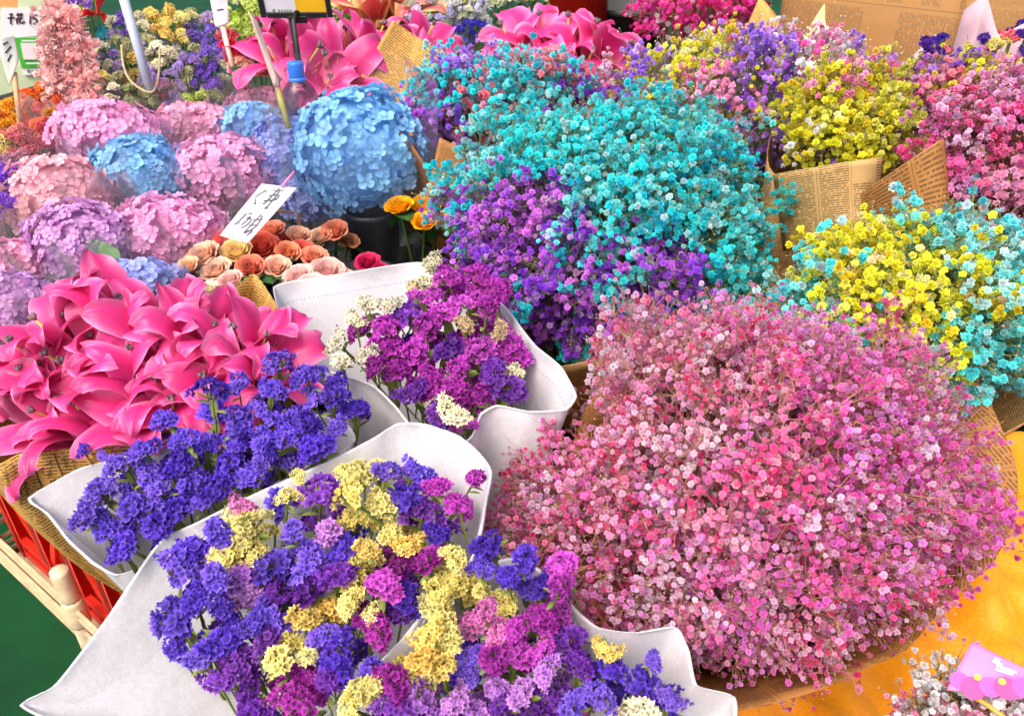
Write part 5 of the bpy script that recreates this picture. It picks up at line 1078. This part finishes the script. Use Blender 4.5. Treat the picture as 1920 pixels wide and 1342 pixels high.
# red ribbon bow
rb = empty('ribbon_bow', ad(178, 28, 2.2), 'red ribbon bow above the dried flowers', 'ribbon')
for q in ([(152, 28), (165, 18), (182, 24), (180, 32)], [(178, 26), (190, -5), (200, -8), (190, 30)], [(182, 24), (200, 34), (196, 42), (180, 32)]):
    V, F, UV, S, n = sheet([ad(x, y, 2.18+.01*i) for i, (x, y) in enumerate(q)], curl=.006); o = part('loop', V, F, plain('red_ribbon', rgb(206, 24, 30), .4, .5, .1), rb); o.modifiers.new('thickness', 'SOLIDIFY').thickness = .001
# black price sign on a stake
ps = empty('price_sign', ad(566, 150, 1.93), 'black framed price sign with yellow and white panel on a stake', 'sign')
D = 1.93; X = nrm(ad(600, 10, D)-ad(490, 10, D)); Zs = nrm(ZUP*.9-FWD*.3); Yn = np.cross(Zs, X); c0 = ad(546, -30, D); hw_ = 58*D/FPX; hh_ = 54*D/FPX
m = MB()
for sx in (1, -1): m.box(c0+X*sx*(hw_-.005), X*.006, Yn*.006, Zs*hh_)
for sz in (1, -1): m.box(c0+Zs*sz*(hh_-.005), X*(hw_-.012), Yn*.0058, Zs*.006)
part('frame', m.V, m.F, M_BLACK, ps, smooth=False)
for (a, b, mt, nm) in ((-1, .0, M_CARD, 'white_panel'), (.0, 1, plain('yellow_panel', rgb(244, 190, 30), .5, .3, .04), 'yellow_panel')):
    m = MB().box(c0+X*(a+b)/2*(hw_-.011), X*(b-a)/2*(hw_-.011), Yn*.003, Zs*(hh_-.011)); part(nm, m.V, m.F, mt, ps, smooth=False)
def SP_(u, v): return c0+X*u*hw_+Zs*v*hh_
m = MB(); sgn = -1 if (-Yn)@(CAM-c0) > 0 else 1
for i in range(5): m.put(*ribbon(SP_, sgn*Yn, [(-.5+i*.08, -.80), (-.46+i*.08, -.80)], .006, .0036, 1))
m.put(*ribbon(SP_, sgn*Yn, [(-.66, -.80), (-.60, -.80)], .008, .0036, 1)); o = part('print', m.V, m.F, plain('green_print', rgb(90, 130, 80)), ps); o['kind'] = 'stuff'
m = MB().tube([c0-Zs*(hh_-.008), ad(548, 40, D), ad(562, 132, D+.01), ad(568, 190, D+.02)], [.009, .007, .007, .005], 10); part('stake', m.V, m.F, M_BLACK, ps)
m = MB().box(c0-Zs*(hh_+.004), X*.02, Yn*.007, Zs*.008); part('socket', m.V, m.F, M_BLACK, ps, smooth=False)
# clear bottle with a blue cap
def bottle():
    D = 1.84; top = ad(553, 118, D); u = D/FPX; root = empty('water_bottle', (top[0], top[1], top[2]-.26), 'clear plastic bottle with a blue cap among the hydrangeas', 'bottle')
    def lathe(prof, n=28):
        V = [(r*math.cos(2*math.pi*i/n), r*math.sin(2*math.pi*i/n), z) for r, z in prof for i in range(n)]; F = [(q*n+i, q*n+(i+1) % n, (q+1)*n+(i+1) % n, (q+1)*n+i) for q in range(len(prof)-1) for i in range(n)]; return V, F
    g = film_mat('bottle_plastic', (.88, .92, .96), .10, 1.0)
    V, F = lathe([(.001, .0), (.044, .002), (.046, .01), (.046, .15), (.044, .175), (.034, .205), (.020, .222), (.014, .228), (.014, .243)]); add('bottle_body', make_mesh('bottle_body', V, F, g), root)
    V, F = lathe([(.0165, .232), (.0170, .234), (.0170, .258), (.0160, .262), (.0001, .263)]); add('cap', make_mesh('cap', V, F, plain('blue_cap', rgb(20, 110, 210), .35, .5, .05)), root)
    V, F = lathe([(.0185, .224), (.019, .226), (.019, .230), (.0165, .231)]); add('collar_ring', make_mesh('collar_ring', V, F, plain('blue_ring', rgb(40, 120, 220), .35, .5, .05)), root)
    V, F = lathe([(.0464, .06), (.0468, .062), (.0468, .148), (.0464, .15)]); add('label_band', make_mesh('label_band', V, F, plain('blue_label', rgb(60, 110, 220), .4, .4, .1)), root)
bottle()
# red bucket and grey round tub at the back
q = ad(1085, 10, 2.45); bucket((q[0], q[1], .55), .085, q[2]+.05-.55, 'glossy red bucket behind the pink lilies', M_RED)
q = ad(1180, 30, 2.6); bucket((q[0], q[1], .55), .12, q[2]+.03-.55, 'dark grey tub between the red bucket and magenta flowers', plain('dark_grey_tub', rgb(58, 60, 56), .5, .3, .1))
# ------------------------------------------------------------------ pink card by the small bunch, right edge
def pink_card():
    D = .86; root = empty('gift_card', ad(1830, 1330, D), 'pink scalloped gift card on an orange stick beside the orange cloth', 'card')
    q = [ad(1775, 1292, D), ad(1935, 1300, D+.01), ad(1935, 1258, D+.02), ad(1822, 1203, D+.02)]
    V, F, UV, S, n = sheet(q, curl=0, wave=.001); n = n if n@(CAM-q[0]) > 0 else -n
    o = part('card', V, F, plain('pink_card_print', rgb(232, 120, 184), .4, .4, .05), root); o.modifiers.new('thickness', 'SOLIDIFY').thickness = .0006
    def disc(c, r, mat, off, sx=1.):
        ax = nrm(q[1]-q[0]); ay = np.cross(n, ax); V = [c+n*off]+[c+n*off+ax*r*sx*math.cos(t)+ay*r*math.sin(t) for t in np.linspace(0, 2*math.pi, 25)[:-1]]; F = [(0, 1+i, 1+(i+1) % 24) for i in range(24)]; part('scallop', V, F, mat, root, smooth=False)
    d1, d2 = plain('deep_pink_print', rgb(226, 70, 136), .4, .4, .05), plain('orchid_print', rgb(216, 84, 180), .4, .4, .05)
    for i, (u, v, r, mt) in enumerate([(.10, .20, .008, d2), (.30, .06, .0100, d1), (.50, .10, .0088, d2), (.70, .10, .0100, d1), (.90, .16, .009, d2)]): disc(S(u, v), r, mt, .0012+.0004*i)
    for u, v in ((.30, .30), (.62, .28), (.86, .38)): disc(S(u, v), .0028, plain('yellow_dot', rgb(244, 206, 60), .4, .4, .03), .0035)
    m = MB()
    for u, v, l in ((.40, .78, .16), (.48, .70, .3), (.48, .60, .26), (.42, .86, .08)): m.put(*ribbon(S, n, [(u, v), (u+l, v)], .0022, .002, 1))
    o = part('print', m.V, m.F, M_CARD, root); o['kind'] = 'stuff'
    m = MB().tube([S(.05, .12)-n*.003, ad(1850, 1320, D+.005), ad(1960, 1400, D)], .0022, 6); part('stick', m.V, m.F, plain('orange_stick', rgb(226, 150, 60)), root)
pink_card()
